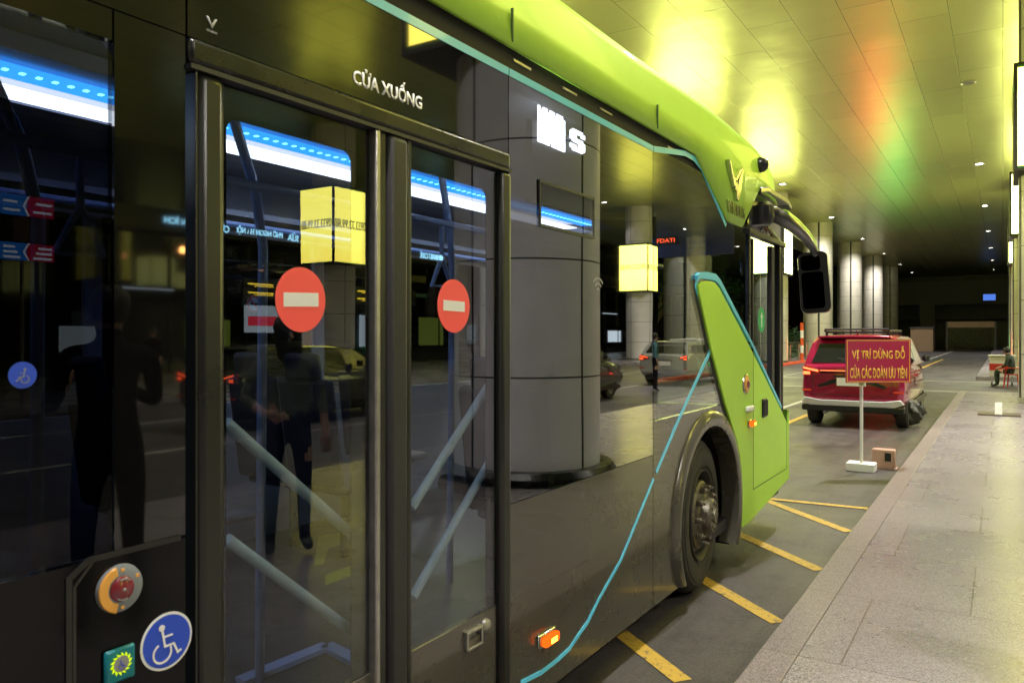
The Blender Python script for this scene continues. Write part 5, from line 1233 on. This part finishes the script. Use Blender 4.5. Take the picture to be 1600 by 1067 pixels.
def bush(name, x, y, w_, d_, h_, label, n=900, seed=1, cat='hedge'):
    rnd = random.Random(seed); b = MB()
    for i in range(n):
        px_, py_, pz_ = rnd.uniform(-1, 1) * w_ / 2, rnd.uniform(-1, 1) * d_ / 2, rnd.random() * h_
        pz_ *= .75 + .25 * math.sin(px_ * 1.7 + seed) 
        c_ = Vector((x + px_, y + py_, KZ + .05 + pz_)); a = rnd.uniform(0, 6.28); s_ = rnd.uniform(.08, .16)
        u = Vector((math.cos(a), math.sin(a), rnd.uniform(-.5, .5))) * s_; v = Vector((-math.sin(a) * .4, math.cos(a) * .4, rnd.uniform(.2, .8))) * s_
        b.add([c_ - u, c_ - v * .5, c_ + u, c_ + v], [(0, 1, 2, 3)])
    t = thing(name, (x, y, KZ), label, cat)
    b.build('leaves', 'hedge', t, smooth=False)
    MB().tube([(x, y, KZ), (x, y, KZ + h_ * .7)], .05, 8).build('stem', 'cardboard', t)
bush('hedge', -12.5, 50, 1.6, 9, 1.1, 'low green hedge behind the steel bollards', 1500, 3)
bush('hedge', -14.5, 62, 2.5, 10, 2.2, 'taller dark hedge further back between the far columns', 1500, 8)
def tree(x, y, h, rr, label, seed):
    rnd = random.Random(seed); t = thing('street_tree', (x, y, KZ), label, 'tree', 'dark trees beyond the canopy')
    b = MB().tube([(x, y, KZ), (x + .2, y, h * .35), (x, y + .2, h * .6)], [.22, .16, .08], 10)
    for k in range(5):
        a = rnd.uniform(0, 6.28); b.tube([(x + .1, y, h * (.35 + .05 * k)), (x + math.cos(a) * rr * .6, y + math.sin(a) * rr * .6, h * (.55 + .07 * k))], [.08, .03], 6)
    b.build('trunk', 'cardboard', t)
    cl = [(rnd.gauss(0, .45) * rr, rnd.gauss(0, .45) * rr, h * rnd.uniform(.5, .95), rnd.uniform(.5, 1.1)) for _ in range(16)]
    c_ = MB()
    for cx2, cy2, cz2, cr in cl:
        for i in range(90):
            d = Vector((rnd.gauss(0, 1), rnd.gauss(0, 1), rnd.gauss(0, .7))).normalized() * cr * rnd.uniform(.5, 1.05)
            q = Vector((x + cx2, y + cy2, cz2)) + d; a = rnd.uniform(0, 6.28); s_ = rnd.uniform(.10, .2)
            u = Vector((math.cos(a), math.sin(a), rnd.uniform(-.5, .5))) * s_; v = Vector((-math.sin(a) * .5, math.cos(a) * .5, rnd.uniform(-.6, .6))) * s_
            c_.add([q - u, q - v, q + u, q + v], [(0, 1, 2, 3)])
    c_.build('crown', 'hedge', t, smooth=False)
for k, (x, y, h, r_) in enumerate(((-17, 52, 7, 2.4), (-19, 60, 8, 3), (-21, 72, 7, 3), (-18, 44, 6, 2.2), (-24, 84, 9, 3.4))):
    tree(x, y, h, r_, ('dark tree seen left of the first clear far column', 'dark tree behind the first pair of far columns', 'broad dark tree deep behind the far columns', 'small dark tree beside the bus mirror', 'tallest dark tree farthest back on the left')[k], 20 + k)
fn = thing('metal_fence', (-12.0, 55, KZ), 'thin pale railing running behind the far columns', 'fence')
b = MB(); b.box((-12.02, 36, KZ + 1.0), (-11.98, 100, KZ + 1.04)); b.box((-12.02, 36, KZ + .2), (-11.98, 100, KZ + .24)); b.build('rails', 'steel', fn, smooth=False)
b = MB()
for k in range(160): b.box((-12.01, 36 + k * .4, KZ + .24), (-11.99, 36.02 + k * .4, KZ + 1.0))
b.build('balusters', 'steel', fn, smooth=False)
# far end: underpass walls, beam, portals
e = thing('end_portal', (-3, 106, 0), 'dark concrete portal with a wide beam closing the far end of the canopy', 'building')
MB().box((-16, 104, 5.2), (1.2, 106, 8.0)).build('upper_beam', 'concrete', e, smooth=False)
MB().box((-16, 112, 3.6), (6, 114, 5.6)).build('rear_beam', 'concrete', e, smooth=False)
for xx in (-13.5, -8.4): MB().box((xx, 104.1, 0), (xx + 1.6, 105.9, 5.2)).build('pier', 'concrete', e, smooth=False)
MB().box((-22, 118, 0), (14, 119, 12)).build('rear_wall', 'dark_wall', e, smooth=False)
b = MB()
for k in range(9): b.box((-12 + k * 1.9, 109, 7.0 + .0 * k), (-11.6 + k * 1.9, 118, 7.3))
b.build('roof_rib', 'concrete', e, smooth=False)
sc_ = thing('lit_screen', (-.8, 103.5, 5.2), 'small blue lit screen hanging at the far end of the canopy', 'screen')
MB().box((-2.0, 103.4, 5.5), (-.6, 103.6, 6.4)).build('casing', 'dark_wall', sc_, smooth=False); MB().box((-1.9, 103.37, 5.6), (-.7, 103.398, 6.3)).build('display', 'blue_screen', sc_, smooth=False)
kk = thing('kiosk', (-7.2, 88, 0), 'brown boxy kiosk standing in the far shade', 'kiosk')
MB().box((-7.9, 87.5, 0), (-5.9, 89.5, 2.3)).build('body', 'cardboard', kk, smooth=False); MB().box((-8, 87.4, 2.3), (-5.8, 89.6, 2.45)).build('roof', 'concrete', kk, smooth=False)
k2 = thing('barrier_gate', (-3.2, 90, 0), 'wide dark gate with pale posts at the far end', 'gate')
for xx in (-4.9, -.7): MB().box((xx, 89.9, 0), (xx + .15, 90.1, 3.0)).build('post', 'concrete', k2, smooth=False)
MB().box((-4.75, 89.95, 2.4), (-.7, 90.05, 3.0)).build('header_board', 'cardboard', k2, smooth=False)
b = MB()
for k in range(26): b.box((-4.7 + k * .155, 89.98, 0), (-4.67 + k * .155, 90.02, 2.4))
b.build('bars', 'dark_metal', k2, smooth=False)
for k, (x, l) in enumerate(((-8.8, 'orange traffic barrier block left of the kiosk'), (-8.0, 'orange traffic barrier block touching the kiosk'))):
    tb_ = MB().prism([(84, 0), (84.7, 0), (84.55, .45), (84.5, 1.0), (84.2, 1.0), (84.15, .45)], x, x + .6).build('traffic_barrier', 'orange', None, smooth=False, base=(x + .3, 84.3, 0)); tag(tb_, l, 'barrier', 'orange barriers')
# ================================================================== RIGHT SIDE (mirrored in the bus)
fac = thing('terminal_building', (26, 30, KZ), 'dark terminal front with lit shop fascia, mirrored in the bus side', 'building')
MB().box((26.0, -40, KZ), (26.3, 118, CEIL)).build('wall', 'facade_glass', fac, smooth=False)
b = MB()
for k in range(60): b.box((25.93, -38 + k * 2.6, KZ), (25.998, -37.9 + k * 2.6, 5.6))
b.build('mullion', 'dark_metal', fac, smooth=False)
MB().box((25.2, -40, 5.85), (25.99, 118, 6.75)).build('fascia', 'dark_wall', fac, smooth=False)
M['fascia_text'] = emat('pale_blue_lit_letters', (.30, .70, .95), 12.0)
M['yellow_led'] = emat('yellow_led_text', (1.0, .7, .05), 6.0)
M['shop_warm'] = emat('warm_shop_interior', (1.0, .75, .45), 1.0)
M['shop_cool'] = emat('cool_shop_interior', (.75, .9, 1.0), 1.8)
M['shop_green'] = emat('green_shop_interior', (.45, .6, .10), 0.7)
M['shop_red'] = emat('red_lit_shop_sign', (1.0, .06, .10), 2.2)
M['bulb'] = emat('warm_pendant_bulb', (1.0, .45, .12), 30.0)
FX = 25.19
for s_, yc, wd in (('TIỆN ÍCH', 19.3, 1.6), ('CỬA', 21.3, .7), ('PHỞ NGON HÀ NỘI', 23.25, 2.4), ('BỮA', 25.1, .7), ('FAST', 33.4, 1.0), ('MINIMART-CAFÉ', 35.8, 2.1)):
    text_obj('fascia_lettering', s_, 'fascia_text', 1, frame_mtx((FX, yc, 6.10), (0, -1, 0), (0, 0, 1)), fac, fit=(wd, .42), align='CENTER', bold=.01, ext=.03)
rnd = random.Random(4)
for k in range(15):
    yy = -6 + k * 5.2
    m_ = ('shop_warm', 'shop_cool', 'shop_green')[k % 3]
    f_ = MB().box((25.955, yy, KZ + .9), (25.985, yy + 2.3, KZ + rnd.uniform(1.8, 2.8))).build('lit_window', m_, fac, smooth=False)
for k in range(9): MB().box((25.9, 2 + k * 7.3, 3.5 + (k % 2) * .3), (25.95, 4.8 + k * 7.3, 3.56 + (k % 2) * .3)).build('strip_lamp', 'shop_cool', fac, smooth=False)
aw = thing('shop_awning', (24.5, 27.5, 3.9), 'striped pale slatted awning over the noodle shop', 'awning')
b = MB()
for k in range(22): b.box((23.6, 22.0 + k * .5, 4.6 - .0 * k), (25.1, 22.14 + k * .5, 4.75))
b.build('slats', 'orange_white', aw, smooth=False); MB().box((23.5, 21.8, 4.50), (23.6, 33.2, 4.85)).build('front_rail', 'dark_metal', aw, smooth=False)
MB().box((23.5, 21.8, 3.7), (23.58, 33.2, 3.9)).build('lower_rail', 'teal_plastic', aw, smooth=False)
for k, (yy, zz) in enumerate(((12.8, 5.0), (18.5, 5.0), (25.6, 4.9))):
    t = thing('pendant_lamp', (24, yy, zz), ('warm pendant lamp nearest the photographer on the shop front', 'warm pendant lamp in the middle of the shop front', 'warm pendant lamp by the noodle shop')[k], 'lamp', 'warm pendant lamps of the shop front')
    MB().tube([(24, yy, zz + .2), (24, yy, CEIL)], .01, 6).build('cord', 'rubber', t); MB().lathe([(.001, -.14), (.10, -.10), (.13, 0), (.08, .12), (.001, .16)], 16, Matrix.Translation((24, yy, zz))).build('globe', 'bulb', t)
# direction board in red and blue (its lettering is too small to read in the photo, so plain rows stand for it)
t = thing('direction_board', (14.2, 8.130, KZ), 'red and blue direction board on a post, mirrored in the dark rear window', 'sign')
MB().tube([(14.2, 8.080, KZ), (14.2, 8.080, 5.2)], .04).build('post', 'steel', t)
M['board_blue'] = emat('backlit_blue_board', (.03, .22, .75), 3.0); M['board_red'] = emat('backlit_red_board', (.62, .02, .06), 2.2); M['board_white'] = emat('backlit_white_print', (.8, .85, 1.0), 3.5)
for z0_, h_, nrow in ((4.15, .42, 2), (3.22, .36, 3)):
    bb = MB().box((14.0, 8.090, z0_), (14.03, 8.630, z0_ + h_)).build('red_panel', 'board_red', t, smooth=False)
    b2_ = MB().box((14.0, 7.580, z0_), (14.03, 8.085, z0_ + h_)).build('blue_panel', 'board_blue', t, smooth=False)
    MB().prism([(8.100, z0_), (8.140, z0_), (8.040, z0_ + h_ / 2), (8.140, z0_ + h_), (8.100, z0_ + h_), (8.000, z0_ + h_ / 2)], 13.993, 13.999).build('chevron', 'board_white', t, smooth=False)
    for k in range(nrow):
        zz = z0_ + h_ * (k + .6) / (nrow + .4)
        MB().box((13.993, 8.21 + .05 * k, zz - .03), (13.999, 8.58, zz + .02)).build('print_row', 'board_white', bb, smooth=False)
        MB().box((13.993, 7.63, zz - .03), (13.999, 7.95 - .05 * k, zz + .02)).build('print_row', 'board_white', b2_, smooth=False)
MB().box((14.01, 7.83, 3.62), (14.03, 8.53, 4.12)).build('poster', pmat('brown_poster', (.12, .07, .07), .6), t, smooth=False)
# red shop sign and yellow matrix board, no smoking plate
t = thing('red_shop_sign', (20, 19.4, KZ), 'white and red lit shop sign mirrored low in the left door leaf', 'sign')
MB().box((20, 18.4, 1.75), (20.08, 20.5, 2.75)).build('white_panel', 'shop_cool', t, smooth=False); MB().box((19.97, 18.5, 2.0), (19.999, 20.4, 2.35)).build('red_panel', 'shop_red', t, smooth=False)
for yy in (18.5, 20.4): MB().tube([(20.04, yy, KZ), (20.04, yy, 1.75)], .03).build('post', 'dark_metal', t)
t = thing('matrix_board', (22, 24, 3.0), 'yellow matrix text board hanging by the shop front', 'display board')
MB().box((22, 19.9, 3.1), (22.1, 30.5, 3.9)).build('casing', 'dark_wall', t, smooth=False)
for yc in (20.6, 22.6, 24.6, 26.6, 28.6):
    for zz in (3.60, 3.25): text_obj('led_text', 'A', 'yellow_led', 1, frame_mtx((21.995, yc + .9, zz), (0, -1, 0), (0, 0, 1)), t, fit=(.12, .13)); MB().box((21.985, yc - .5, zz + .07), (21.995, yc + .65, zz + .13)).build('led_line', 'yellow_led', t, smooth=False); MB().box((21.985, yc - .2, zz), (21.995, yc + .65, zz + .035)).build('led_line', 'yellow_led', t, smooth=False)
for yy in (20.2, 30.2): MB().tube([(22.05, yy, 3.9), (22.05, yy, CEIL)], .03).build('hanger', 'dark_metal', t)

# unseen boards added ahead of the red car to tint the ceiling red and green
M['signal_red'] = emat('lit_red_signal', (1.0, .05, .03), 34.0); M['signal_green'] = emat('lit_green_signal', (.05, 1.0, .25), 26.0)
for (px_, z_, m_, l) in ((1372, 50.0, 'signal_red', 'red lit lane signal board hidden behind the red car'), (1396, 60.0, 'signal_green', 'green lit lane signal board hidden behind the red car')):
    p = atz(px_, 540, z_); t = thing('lane_signal', (p.x, p.y, 0), l, 'signal', 'lit lane signals')
    MB().box((p.x - .8, p.y, .15), (p.x + .8, p.y + .1, 1.35)).build('casing', 'dark_wall', t, smooth=False)
    MB().box((p.x - .75, p.y - .02, .2), (p.x + .75, p.y - .003, 1.3)).build('lamp_face', m_, t, smooth=False)
    for q in (-.7, .6): MB().box((p.x + q, p.y - .2, 0), (p.x + q + .1, p.y + .3, .149)).build('foot', 'rubber', t, smooth=False)
